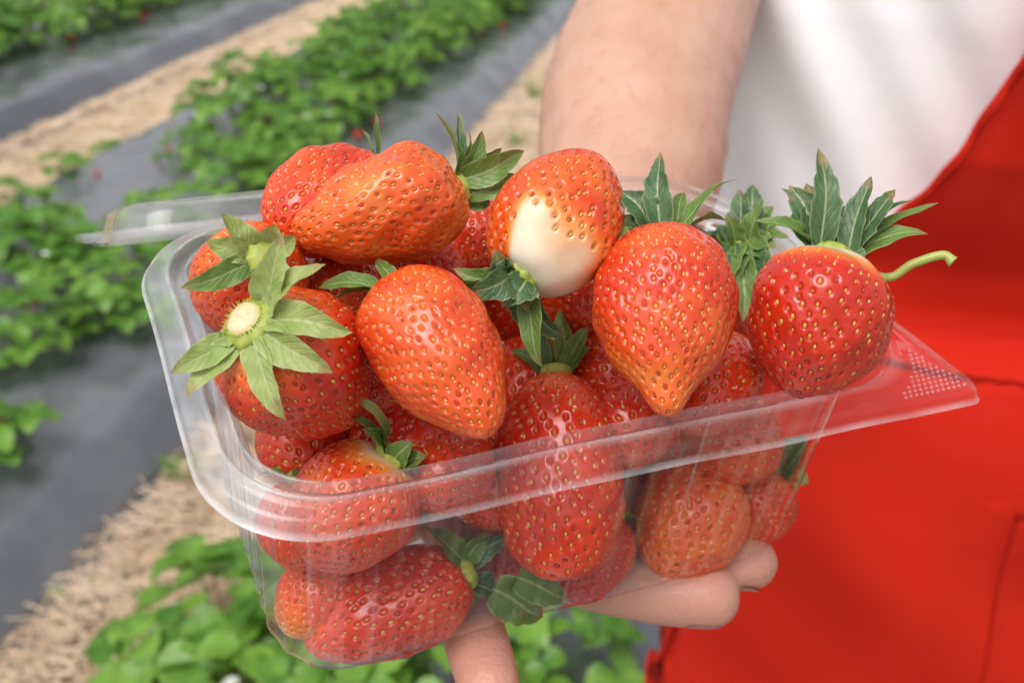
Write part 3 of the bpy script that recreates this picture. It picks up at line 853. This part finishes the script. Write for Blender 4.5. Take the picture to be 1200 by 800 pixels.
# sky sheen painted as pale haze: flange (most at the hinge end), wall pleats
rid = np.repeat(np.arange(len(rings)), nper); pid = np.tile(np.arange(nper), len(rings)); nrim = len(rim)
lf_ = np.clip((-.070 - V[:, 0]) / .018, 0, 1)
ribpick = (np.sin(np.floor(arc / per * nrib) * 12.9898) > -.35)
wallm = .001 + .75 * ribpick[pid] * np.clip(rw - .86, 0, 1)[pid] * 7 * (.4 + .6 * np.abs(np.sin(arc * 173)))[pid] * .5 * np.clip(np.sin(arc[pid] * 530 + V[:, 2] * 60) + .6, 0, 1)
painted_sheen = np.where(rid < nrim, .030 + .36 * lf_ + np.where(np.isin(rid, [0, 1, 2]), .28, 0) + np.where(np.isin(rid, [9, 10, 18, 19]), .20, 0), wallm)
painted_sheen = np.where(rid >= nrim + 39, .10, painted_sheen)
attr(tray, 'painted_sheen', painted_sheen)
# grip dots on the corner tab
mb = MB()
us = np.linspace(0, math.pi / 2, 4); vs = np.linspace(0, 2 * math.pi, 8, endpoint=False)
for i in range(13):
    for j in range(14):
        x = .0780 + i * .0018 + (j % 2) * .0009; y = -.0600 + j * .0016
        if x > .0985 - max(0, y + .055) * .55 or (x - .0665) ** 2 + (y + .0325) ** 2 < .0278 ** 2: continue
        v = np.array([[x + .0005 * math.cos(a) * math.cos(b), y + .0005 * math.cos(a) * math.sin(b), .0034 + .0006 * math.sin(a)] for a in us for b in vs])
        mb.add(v, grid_faces(4, 8, True))
gd = mb.build('grip_dots', M['plastic'], punnet); attr(gd, 'painted_sheen', np.full(len(gd.data.vertices), .20))  # sheen of the dots painted in as haze
# lid, folded back on its hinge behind the far rim
lid = []
phi = math.radians(-32.5); LA, LB = .072, .050
def lidp(lp, z):      # lid frame: hinge along x, opens away from the box
    u = lp[:, 1] + LB
    return np.c_[lp[:, 0] - .035, .0615 + u * math.cos(phi) - z * math.sin(phi), .001 + u * math.sin(phi) + z * math.cos(phi)]
lprof = [(-.0006, -.0006), (0, 0), (.0004, .0016), (.0012, .0022), (.0042, .0022), (.0050, .0035), (.0060, .0036), (.0068, .0024), (.0082, .0020), (.0092, -.001),
         (.0102, -.0040), (.0114, -.0064), (.0135, -.0076), (.016, -.0080), (.019, -.0068), (.024, -.0066)]
lprof = [(d, -z) for d, z in lprof]
for d, z in lprof:
    r = max(.006, .022 - d * .5)
    lid.append(lidp(rrect(LA - d, LB - d, (r, r, r, r), 16, 30, 16), z))
b0 = rrect(LA - .024, LB - .024, (.011,) * 4, 16, 30, 16)
for k in (.7, .4, .02): lid.append(lidp(b0 * k, .0062))
nl = len(lid[0])
lo = mesh_obj('lid', np.concatenate(lid), grid_faces(len(lid), nl, True), M['plastic'], punnet)
attr(lo, 'painted_sheen', np.repeat([.6, .6, .4] + [.24] * (len(lid) - 3), nl))  # bright glints of the lid painted as haze, strongest on its edge
hg = np.array([[x, .0590 + .0035 * math.sin(t) * 1.0, .0006 + .0022 * math.sin(2 * t)] for t in np.linspace(0, math.pi / 2, 6) for x in np.linspace(-.06, .06, 30)])
mesh_obj('hinge', hg, grid_faces(6, 30), M['plastic'], punnet)
# ------------------------------------------------------------------ strawberries
def fruit_mesh(L, R, k=.32, blunt=.9, flat=1.0, lump=.03, lobes=(0, 0, 0), nip=0, bend=0, seeds=330, seed=0, white=0, wdir=None, wangle=0, base_ripe=.8, tip_ripe=0, res=1.0, shoulder=0, dimp=1.0, wspread=.35):
    """flesh + achenes; local z runs from the tip (-) to the calyx (+)"""
    g = np.random.default_rng(seed + 100)
    nu, nv = int(170 * res), int(260 * res); seeds = int(seeds * 1.42)
    def surf(th, ph):
        c, s = np.cos(th), np.sin(th)
        z = L / 2 * np.sign(c) * np.abs(c) ** np.where(c > 0, 1.0 / max(.3, 1 - shoulder), blunt) if shoulder else L / 2 * np.sign(c) * np.abs(c) ** np.where(c > 0, 1.0, blunt)
        r = s * (1 + k * c - .12 * k * np.cos(2 * th)) / (1 + .35 * k)
        if nip: r = r * (1 - nip * np.exp(-((th - 2.45) / .3) ** 2))
        r = r * (1 + lobes[0] * np.cos(lobes[1] * ph + lobes[2]) * np.clip(s + .2, 0, 1))
        x, y = R * r * np.cos(ph), R * flat * r * np.sin(ph)
        p = np.stack([x, y, z], -1)
        n = 1 + lump * 1.3 * snoise(p + seed * .37, 110, seed) + lump * .75 * snoise(p + seed * .11, 260, seed + 3)
        p = p * np.stack([n, n, 1 + (n - 1) * .5], -1)
        # dent where the calyx sits
        rr = np.hypot(p[..., 0], p[..., 1])
        p[..., 2] -= np.where(c > 0, .05 * L * np.exp(-(rr / (.30 * R)) ** 2), 0)
        p[..., 0] += bend * L * ((p[..., 2] / L) ** 2)
        return p
    th = np.linspace(0.012, math.pi - .012, nu); ph = np.linspace(0, 2 * math.pi, nv, endpoint=False)
    T, Pp = np.meshgrid(th, ph, indexing='ij')
    V = surf(T, Pp)
    def pale_of(Q):
        q = Q[:, 2] / L + .5
        pl = np.clip((q - (1 - wspread)) / (wspread * 1.1) + .12 * snoise(Q + seed, 120, seed + 2), 0, 1)
        if wdir is not None:
            pl = pl * np.clip((unit_rows(Q * [1, 1, 0]) @ unit(wdir) - wangle) / .4, 0, 1)
        return pl
    # normals
    du = np.gradient(V, axis=0); dv = np.roll(V, -1, 1) - np.roll(V, 1, 1)
    nr = np.cross(dv, du); nr /= np.linalg.norm(nr, axis=-1)[..., None] + 1e-15
    out = np.sum(nr * V, -1).mean()
    if out < 0: nr = -nr
    # achenes: equal-area golden spiral
    ar = np.linalg.norm(np.cross(dv, du), axis=-1).sum(1) * np.where(th < .3, .15, 1); cum = np.cumsum(ar); cum /= cum[-1]
    i = (np.arange(seeds) + .5) / seeds
    sth = np.interp(i, cum, th) + g.normal(0, .014, seeds); sph = np.arange(seeds) * 2.399963 + g.normal(0, .036, seeds)
    keep = (sth > .3) & (sth < math.pi - .06); sth, sph = sth[keep], sph[keep]
    sp = surf(sth, sph); e = .01
    st = surf(sth + e, sph) - sp; sf = surf(sth, sph + e) - sp
    st /= np.linalg.norm(st, axis=1)[:, None]; sn = np.cross(st, sf); sn /= np.linalg.norm(sn, axis=1)[:, None]
    sn *= np.sign(np.sum(sn * sp, 1))[:, None]; sf = np.cross(sn, st)
    ssp = np.sqrt(ar.sum() * 0 + np.linalg.norm(np.cross(dv, du) / 2, axis=-1).sum() / max(1, len(sp)))
    if white:
        pl = pale_of(sp); kp = white * pl * (3 - 2 * pl) * pl < .50
        sp, st, sf, sn = sp[kp], st[kp], sf[kp], sn[kp]
    flatV = V.reshape(-1, 3); dmin = np.empty(len(flatV))
    for a in range(0, len(flatV), 6000):
        q = flatV[a:a + 6000]
        d2 = (q * q).sum(1)[:, None] + (sp * sp).sum(1)[None] - 2 * q @ sp.T
        k_ = d2.argmin(1); dl = q - sp[k_]
        dmin[a:a + 6000] = np.sqrt(((dl * st[k_]).sum(1) / 1.22) ** 2 + ((dl * sf[k_]).sum(1) / .86) ** 2 + (dl * sn[k_]).sum(1) ** 2)
    x = dmin / ssp
    depth = .00070 * dimp * (ssp / .0029)
    h = -depth * np.exp(-(x / .25) ** 3) + depth * .10 * np.exp(-((x - .36) / .10) ** 2)
    flatV = flatV + nr.reshape(-1, 3) * h[:, None]
    f = grid_faces(nu, nv, True)
    top, bot = len(flatV), len(flatV) + 1
    V2 = np.concatenate([flatV, flatV[:nv].mean(0)[None], flatV[-nv:].mean(0)[None]])
    ii = np.arange(nv); jj = (ii + 1) % nv
    caps = np.concatenate([np.c_[np.full(nv, top), jj, ii], np.c_[np.full(nv, bot), (nu - 1) * nv + ii, (nu - 1) * nv + jj]])
    zz = V2[:, 2] / L + .5                   # 1 at calyx
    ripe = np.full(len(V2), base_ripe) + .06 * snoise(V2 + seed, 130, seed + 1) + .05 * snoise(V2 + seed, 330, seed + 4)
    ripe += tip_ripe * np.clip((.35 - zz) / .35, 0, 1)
    if white:
        pale = pale_of(V2)
        ripe = ripe * (1 - white * pale * pale * (3 - 2 * pale))
    # achene geometry
    a = np.linspace(0, math.pi, 6); b = np.linspace(0, 2 * math.pi, 8, endpoint=False)
    A, B = np.meshgrid(a, b, indexing='ij')
    el = np.stack([np.cos(A) * (1 + .0 * A), np.sin(A) * np.cos(B), np.sin(A) * np.sin(B)], -1).reshape(-1, 3)
    ss = np.clip(ssp / .0029, .75, 1.25) * g.uniform(.8, 1.2, len(sp))
    cen = sp - sn * (depth * .66)
    E = cen[:, None, :] + ss[:, None, None] * (el[None, :, 0:1] * .00057 * st[:, None] + el[None, :, 1:2] * .00036 * sf[:, None] + el[None, :, 2:3] * .00030 * sn[:, None])
    ef = grid_faces(6, 8, True)
    EF = (ef[None] + (np.arange(len(sp)) * len(el))[:, None, None] + len(V2)).reshape(-1, 4)
    VV = np.concatenate([V2, E.reshape(-1, 3)])
    rp = np.concatenate([ripe, np.repeat(np.clip(g.beta(1.6, 1.6, len(E)) + .15, 0, 1), len(el))])
    mi = np.concatenate([np.zeros(len(f)), np.ones(len(EF)), np.zeros(len(caps))])
    return VV, [f, EF, caps], mi, rp

def place_berry(label, cen, depth, cal, dcal, wpx, flat=1.0, sepals=(), smat='sepal', stem=None, scar=False, roll=0, core=.0042, group='strawberries in the punnet', auto=0, Lscale=1.0, fixL=None, **kw):
    """cen/cal: photo pixels of the middle and of the calyx end; dcal: how much farther the calyx end is than the middle (m)"""
    C0 = W(*cen, depth); K = W(*cal, depth + dcal)
    z = K - C0; L = fixL or 2 * np.linalg.norm(z) * Lscale; z = unit(z)
    view = unit(CO - C0)
    x = unit(view - z * (view @ z)) if abs(view @ z) < .97 else unit(np.cross([0, 1, 0], z))
    y = np.cross(z, x)
    ca, sa = math.cos(roll), math.sin(roll); x, y = x * ca + y * sa, -x * sa + y * ca
    R = wpx / 2 / F * depth
    mat4 = Matrix(np.column_stack([x, y, z]).tolist()).to_4x4(); mat4.translation = Vector(C0)
    b = empty('strawberry', mat=mat4)
    tag(b, label, 'strawberry', group)
    VV, ff, mi, rp = fruit_mesh(L, R, flat=flat, **kw)
    fo = mesh_obj('fruit', VV, ff, [M['flesh'], M['seed']], b, True, mi); attr(fo, 'ripe', rp)
    # calyx core: a little collared mound in the dent
    B3 = np.column_stack([x, y, z])
    ktop = L / 2 * (1 - .10) + .0004
    prof = [(.0, .0016), (.4, .0017), (.75, .0013), (1.0, .0004), (1.15, -.0006), (1.0, -.0022)]
    mv = []
    for q, zz in prof:
        for j in range(28):
            a = 2 * math.pi * j / 28; rr = max(.0002, core * q) * (1 + .10 * math.sin(a * 9 + q * 3) * (q > .9))
            mv.append((rr * math.cos(a), rr * math.sin(a), ktop + .0014 + zz))
    ko = mesh_obj('calyx', mv, grid_faces(len(prof), 28, True), M['calyx'], b)
    Kw = C0 + z * (ktop + .0012)
    ns = 0
    def put(p0, p1, up, wd, arch, mt, tooth=0, fold=.3, twist=0):
        nonlocal ns; ns += 1
        v, f = sepal_mesh(p0, p1, up, wd, arch, fold * random.uniform(.7, 1.8), tooth, twist + random.uniform(-.6, .6), seed=kw.get('seed', 0) * 31 + ns)
        v = (v - C0) @ B3
        sepal_attrs(mesh_obj('sepal', v, f, M[mt], ko))
    dK = -(CR.T @ (Kw - CO))[2]
    for s in sepals:
        px, py, dd = s[0], s[1], s[2]; wd = s[3] if len(s) > 3 else 34; arch = s[4] if len(s) > 4 else .15; mt = s[5] if len(s) > 5 else smat
        p1 = W(px, py, dK + dd); ax = unit(p1 - Kw)
        rad = ax - z * (ax @ z); rad = unit(rad)
        put(Kw + rad * core * .85 - z * .0004, p1, z * .6 + unit(CO - Kw) * .5, 1.0 * wd / F * dK, arch, mt, s[6] if len(s) > 6 else (.22 if mt == 'sepal_dark' else .07))
    for i in range(auto):
        a = 2 * math.pi * (i + .3 * random.random()) / auto; rad = x * math.cos(a) + y * math.sin(a)
        ln = R * random.uniform(.75, 1.05)
        p1 = Kw + rad * ln + z * random.uniform(-.25, .35) * R
        put(Kw + rad * core * .85, p1, z, R * random.uniform(.3, .42), .12, smat, .1)
    if scar:
        sv = [(core * .66 * q * math.cos(a), core * .66 * q * math.sin(a) , ktop + .0036 - .0002 * q * q + .0002 * math.sin(a * 3)) for q in (.02, .35, .7, 1) for a in np.linspace(0, 2 * math.pi, 24, endpoint=False)]
        sv += [(core * .74 * math.cos(a), core * .74 * math.sin(a), ktop + .0014) for a in np.linspace(0, 2 * math.pi, 24, endpoint=False)]
        mesh_obj('stem_scar', sv, grid_faces(5, 24, True), M['scar'], ko)
        # fringe of fine teeth round the scar
        mb = MB()
        for j in range(40):
            a = 2 * math.pi * j / 40 + random.uniform(-.05, .05); r0, r1 = core * .74, core * random.uniform(.84, .98)
            zt = ktop + .0037 + random.uniform(0, .0006)
            mb.add([(r0 * math.cos(a - .06), r0 * math.sin(a - .06), ktop + .0026), (r0 * math.cos(a + .06), r0 * math.sin(a + .06), ktop + .0026), (r1 * math.cos(a), r1 * math.sin(a), zt)], [(0, 1, 2)])
        mb.build('fringe', M['calyx'], ko)
    if stem:
        pts = crom([Kw] + [W(px, py, dK + dd) for px, py, dd in stem], 8)
        pts = (pts - C0) @ B3
        n = len(pts); rad = np.linspace(.0011, .00125, n); rad[-5:] *= np.linspace(1, 1.35, 5)
        tube_obj('stem', pts, rad, M['stem'], b, 10)
    return b

def dz(px, py, zl): return on_plane(px, py, 2, zl)[1]
def dy(px, py, yl): return on_plane(px, py, 1, yl)[1]

# --- the berries heaped above the rim
place_berry('strawberry behind the left rim with pale green cap half hidden by the scarred one', (290, 332), dz(290, 332, .010), (304, 312), -.012, 132, seed=1, k=.15, lump=.03, base_ripe=.70, tip_ripe=-.1, Lscale=1.5, seeds=260, core=.0042, smat='sepal_pale',
    sepals=[(256, 252, -.006, 36, .08), (320, 261, -.003, 36, .05), (345, 275, .0, 30, .1), (212, 340, -.009, 32, .08, 'sepal'), (240, 283, -.006, 32, .10), (298, 345, -.008, 20, .1, 'sepal'), (345, 330, -.004, 24, .1)])
place_berry('glossy strawberry with star of pale sepals and cut stem scar facing the viewer', (352, 432), dz(352, 432, .004), (302, 388), -.0125, 178, seed=2, k=.22, lump=.03, base_ripe=.93, white=.5, wspread=.42, seeds=290, core=.0060, scar=True, smat='sepal_pale', Lscale=1.25, dimp=.8,
    sepals=[(334, 274, -.006, 40, .08), (379, 306, -.006, 40, .08), (316, 292, -.003, 28, .10), (414, 384, -.006, 42, .10), (388, 442, -.008, 44, .10), (336, 492, -.007, 40, .10), (202, 440, -.006, 36, .08), (222, 468, -.005, 36, .08), (252, 402, -.002, 26, .1)])
place_berry('strawberry with a rounded pink shoulder at the top left of the heap', (388, 238), dz(388, 238, .030) + .010, (440, 215), .012, 132, seed=3, k=.12, lump=.05, base_ripe=.80, seeds=280, core=.003, Lscale=1.15,
    sepals=[(437, 130, .004, 14, .05), (424, 152, .004, 16, .05)])
place_berry('broad orange red strawberry lying on its side at the top of the heap', (447, 247), dz(447, 247, .030), (545, 222), .007, 168, flat=.9, seed=4, k=.27, lump=.065, lobes=(.07, 2, .5), base_ripe=.64, tip_ripe=.04, seeds=420, core=.0042, smat='sepal', white=.35, wspread=.14,
    sepals=[(510, 131, -.004, 28, .12), (566, 153, -.004, 27, .10), (616, 180, .0, 34, .12), (588, 172, .006, 24, .15), (606, 208, .004, 24, .2), (575, 240, .002, 26, .2), (548, 150, .006, 20, .1), (535, 130, .012, 18, .05, 'sepal_dark')])
place_berry('strawberry with a big white shoulder beside its drooping dark calyx', (655, 258), dz(655, 258, .032), (606, 327), -.008, 156, seed=5, k=.16, lump=.025, base_ripe=.70, tip_ripe=.16, white=1.0, wspread=.57, wdir=(.75, -.65, 0), wangle=-.15, seeds=260, core=.0045, smat='sepal_dark', Lscale=1.04,
    sepals=[(507, 330, -.004, 30, .25, 'sepal'), (556, 330, -.008, 34, .2), (543, 350, -.010, 44, .3), (530, 318, -.002, 28, .25, 'sepal'), (590, 362, -.006, 42, .2), (640, 430, .0, 30, .14, 'sepal'), (622, 395, .006, 34, .12), (660, 398, .010, 34, .10), (580, 292, -.006, 30, .25), (620, 365, -.004, 30, .2, 'sepal')])
place_berry('long red strawberry slanting down to the right in the middle of the heap', (513, 415), dz(513, 415, .016), (463, 338), .010, 160, seed=6, k=.34, lump=.035, base_ripe=.76, tip_ripe=-.14, seeds=460, core=.003, Lscale=1.09, smat='sepal',
    sepals=[(443, 303, .002, 20, .1), (372, 340, .004, 26, .15), (390, 356, .004, 24, .15)])
place_berry('plump strawberry with a nipple shaped orange tip hanging over the front rim', (779, 375), dz(779, 375, .022), (776, 272), .010, 176, seed=7, k=.38, nip=.20, lump=.03, base_ripe=.80, tip_ripe=-.26, seeds=470, core=.004, smat='sepal', Lscale=1.0,
    sepals=[(769, 178, .002, 34, .06, 'sepal_dark'), (868, 208, .0, 24, .10), (730, 222, .001, 44, .14, 'sepal_dark'), (712, 284, -.002, 44, .16, 'sepal_pale'), (738, 250, .0, 40, .12, 'sepal_dark'), (848, 288, .002, 38, .12, 'sepal_dark'), (805, 225, .010, 24, .1), (850, 258, .006, 34, .12), (722, 255, .006, 40, .1)])
place_berry('deep red strawberry at the right end with bushy calyx and a bent green stem', (957, 378), dz(957, 378, .016), (975, 293), .004, 172, seed=8, k=.22, lump=.032, base_ripe=.97, white=.95, wspread=.30, seeds=300, core=.0050, smat='sepal_dark', dimp=.75, Lscale=1.0,
    sepals=[(963, 172, -.001, 36, .08, 'sepal_dark', .25), (1016, 206, .002, 30, .08), (1050, 222, .002, 38, .1, 'sepal_dark', .3), (1067, 233, .003, 26, .1), (1096, 238, .004, 22, .1, 'sepal'), (1086, 274, .0, 28, .12, 'sepal'), (885, 258, -.002, 26, .12, 'sepal'), (928, 216, .003, 46, .06), (945, 214, .005, 40, .06), (915, 222, .008, 34, .1), (1010, 312, -.006, 26, .2), (1000, 225, .008, 30, .1), (1035, 262, .004, 30, .12)],
    stem=[(1035, 325, .004), (1070, 309, .002), (1104, 299, .0), (1117, 307, -.001)])
place_berry('strawberry standing upright against the front wall below the white shouldered one', (655, 552), dy(655, 552, -.0252), (650, 428), .006, 148, seed=9, k=-.08, lump=.03, base_ripe=.93, white=.45, wspread=.26, wdir=(1, .1, 0), wangle=.55, seeds=330, core=.0042, smat='sepal', dimp=.8,
    sepals=[(615, 372, .0, 28, .12, 'sepal_dark'), (690, 384, .002, 26, .2), (660, 360, .006, 26, .1), (600, 408, .004, 22, .1), (696, 408, .0, 22, .22), (630, 360, .008, 22, .1)])
place_berry('strawberry behind the front left rim with curled pale sepal tips', (412, 594), dy(412, 594, -.0258), (462, 532), .000, 152, seed=10, k=.12, lump=.03, base_ripe=.84, white=.8, wspread=.24, seeds=280, core=.0048, smat='sepal',
    sepals=[(372, 472, -.016, 28, .14), (400, 460, -.014, 22, .25, 'sepal_pale'), (440, 484, -.010, 28, .12), (482, 516, -.006, 30, .12), (500, 534, -.004, 28, .15), (488, 556, -.004, 28, .12), (425, 500, -.012, 24, .12)])
# --- the berries packed below, seen through the wall
place_berry('strawberry lying on the punnet floor at the front left corner', (456, 712), dy(456, 712, -.0278), (550, 670), .002, 122, seed=11, k=.22, lump=.03, base_ripe=.86, seeds=250, core=.004, smat='sepal', Lscale=1.04,
    sepals=[(496, 618, -.006, 34, .1), (512, 692, -.002, 26, .1), (540, 716, .0, 24, .1), (582, 700, .004, 34, .1, 'sepal_dark'), (570, 620, .002, 26, .1), (595, 625, .004, 30, .1, 'sepal_dark'), (545, 615, .002, 22, .1)])
place_berry('strawberry pressed into the rounded left end of the punnet', (352, 614), dy(352, 614, -.014), (350, 560), .0, 104, seed=12, k=.1, lump=.03, base_ripe=.82, seeds=220, res=.8, core=.003, auto=6)
place_berry('pale tipped strawberry low in the left end of the punnet', (372, 698), dy(372, 698, -.018), (410, 655), .004, 100, seed=13, k=.15, lump=.03, base_ripe=.80, tip_ripe=-.45, seeds=220, res=.8, core=.003, auto=6, smat='sepal_dark')
place_berry('small dark strawberry low behind the upright one at the front wall', (694, 652), dy(694, 652, -.0290), (720, 600), .004, 92, seed=14, k=.2, lump=.03, base_ripe=.97, seeds=220, core=.003, auto=5, res=.8)
place_berry('orange strawberry behind the wall under the nipple tipped one', (808, 608), dy(808, 608, -.0265), (845, 545), .004, 134, seed=15, k=.12, lump=.03, base_ripe=.68, seeds=260, core=.004, smat='sepal', auto=0,
    sepals=[(808, 545, .0, 24, .1), (870, 530, .0, 26, .1)])
place_berry('strawberry beside the wall at its right end under a clump of sepals', (886, 594), dy(886, 594, -.0265), (902, 558), .002, 96, seed=16, k=.15, lump=.03, base_ripe=.88, seeds=220, core=.004, res=.8, smat='sepal_dark', Lscale=1.2,
    sepals=[(862, 606, -.006, 40, .1), (936, 514, -.006, 36, .1), (946, 508, -.006, 36, .1), (884, 512, -.004, 36, .1), (912, 508, -.006, 34, .1, 'sepal'), (942, 548, -.006, 34, .1), (864, 566, -.007, 38, .1, 'sepal'), (948, 566, -.002, 34, .15, 'sepal_pale'), (866, 535, -.006, 34, .1), (922, 588, -.006, 30, .1, 'sepal'), (950, 522, -.005, 32, .1)])
place_berry('red strawberry wedged behind the front rim between the two rightmost ones', (835, 450), dz(835, 450, -.010), (850, 420), .012, 110, seed=17, k=.15, lump=.03, base_ripe=.93, seeds=200, core=.003, res=.8, Lscale=1.4,
    sepals=[(868, 440, -.006, 30, .2, 'sepal_pale'), (880, 460, -.004, 20, .1, 'sepal_dark')])
place_berry('strawberry hidden behind the rightmost one with green sepals crowding up', (872, 345), dz(872, 345, .0) + .018, (868, 300), .0, 84, seed=18, k=.15, lump=.03, base_ripe=.85, seeds=200, core=.004, res=.8, smat='sepal', Lscale=1.3,
    sepals=[(893, 232, -.006, 30, .1), (853, 252, -.006, 24, .1), (864, 222, .003, 38, .15, 'sepal_dark'), (915, 262, .002, 34, .12), (908, 292, -.010, 40, .12), (862, 345, -.012, 32, .16), (926, 278, -.006, 36, .1), (884, 356, -.011, 30, .12), (858, 400, -.010, 22, .12), (832, 262, -.002, 34, .12, 'sepal_dark'), (815, 280, .0, 34, .12, 'sepal_dark'), (885, 215, .006, 34, .1, 'sepal_dark'), (905, 240, .004, 36, .1), (838, 300, -.008, 34, .12), (850, 338, -.014, 36, .12), (895, 335, -.014, 38, .12, 'sepal_dark'), (872, 378, -.016, 34, .12), (846, 318, -.012, 30, .12, 'sepal_dark'), (900, 312, -.012, 34, .12)])
# --- fill in the shaded middle
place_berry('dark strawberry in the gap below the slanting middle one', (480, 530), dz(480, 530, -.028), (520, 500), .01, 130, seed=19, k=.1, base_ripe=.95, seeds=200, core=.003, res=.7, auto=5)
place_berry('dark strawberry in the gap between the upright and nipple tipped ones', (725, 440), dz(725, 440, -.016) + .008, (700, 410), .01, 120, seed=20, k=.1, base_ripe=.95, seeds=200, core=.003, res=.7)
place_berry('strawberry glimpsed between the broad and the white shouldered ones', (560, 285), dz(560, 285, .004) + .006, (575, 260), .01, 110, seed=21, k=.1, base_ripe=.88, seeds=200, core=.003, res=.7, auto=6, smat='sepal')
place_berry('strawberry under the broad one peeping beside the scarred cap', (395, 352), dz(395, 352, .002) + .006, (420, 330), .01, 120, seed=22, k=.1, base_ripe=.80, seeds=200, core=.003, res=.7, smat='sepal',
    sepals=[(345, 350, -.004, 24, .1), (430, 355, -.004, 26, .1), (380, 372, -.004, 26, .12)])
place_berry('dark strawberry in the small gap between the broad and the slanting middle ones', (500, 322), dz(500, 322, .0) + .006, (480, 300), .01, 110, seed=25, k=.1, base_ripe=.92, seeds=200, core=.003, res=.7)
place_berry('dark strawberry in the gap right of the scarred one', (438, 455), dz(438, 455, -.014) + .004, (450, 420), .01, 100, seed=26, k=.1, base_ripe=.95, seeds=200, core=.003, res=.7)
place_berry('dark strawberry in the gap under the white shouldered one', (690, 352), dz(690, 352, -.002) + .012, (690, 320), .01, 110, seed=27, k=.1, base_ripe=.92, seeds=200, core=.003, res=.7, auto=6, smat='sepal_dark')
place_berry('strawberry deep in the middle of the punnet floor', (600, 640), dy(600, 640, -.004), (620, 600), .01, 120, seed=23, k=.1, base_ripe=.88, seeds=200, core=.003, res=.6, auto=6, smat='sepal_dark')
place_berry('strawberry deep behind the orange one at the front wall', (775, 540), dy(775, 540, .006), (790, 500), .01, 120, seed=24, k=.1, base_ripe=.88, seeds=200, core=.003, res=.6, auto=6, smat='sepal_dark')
# --- and the ones only glimpsed in the shade between and behind the others
def from_local(x, y, z):
    q = CR.T @ (L2W(x, y, z) - CO); return (600 + F * q[0] / -q[2], 400 - F * q[1] / -q[2]), -q[2]
for i, (x, y, z) in enumerate([(-.060, .026, -.022), (-.025, .030, -.020), (.012, .030, -.016), (.048, .026, -.018), (-.055, .022, -.052), (-.018, .018, -.052), (.020, .022, -.050), (.055, .020, -.050), (-.038, -.004, -.034), (.034, -.006, -.040), (.066, -.018, -.046), (.005, .004, -.030), (-.012, -.012, -.046), (.026, -.018, -.028), (-.030, -.020, -.030), (-.060, .010, -.040), (.003, -.016, -.052), (-.048, -.006, -.052), (.036, .004, -.054)]):
    c, d = from_local(x, y, z)
    k, dk = from_local(x + random.uniform(-.008, .008), y + random.uniform(.007, .013), z - random.uniform(.002, .010))
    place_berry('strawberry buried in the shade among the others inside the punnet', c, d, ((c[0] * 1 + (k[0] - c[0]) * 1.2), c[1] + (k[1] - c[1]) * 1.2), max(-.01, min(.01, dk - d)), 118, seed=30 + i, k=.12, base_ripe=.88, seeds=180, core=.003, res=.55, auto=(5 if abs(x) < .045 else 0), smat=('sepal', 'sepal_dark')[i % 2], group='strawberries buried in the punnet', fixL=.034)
# loose leaf bits squashed against the foot of the front wall
for lab, ax_, ay_, bx_, by_, wd in (('broad dark leaf bit pressed flat against the foot of the front wall', 578, 690, 640, 722, 58), ('smaller leaf bit pressed against the front wall beside the upright berry', 606, 676, 668, 700, 46)):
    A = W(ax_, ay_, dy(ax_, ay_, -.0405)); B = W(bx_, by_, dy(bx_, by_, -.0400))
    v, f = sepal_mesh(A, B, unit(CO - A), wd / F * .29, .01, .1, .15, 0, 5)
    lf = mesh_obj('leaf', v - A, f, M['sepal']); sepal_attrs(lf); lf.location = A
    tag(lf, lab, 'leaf')
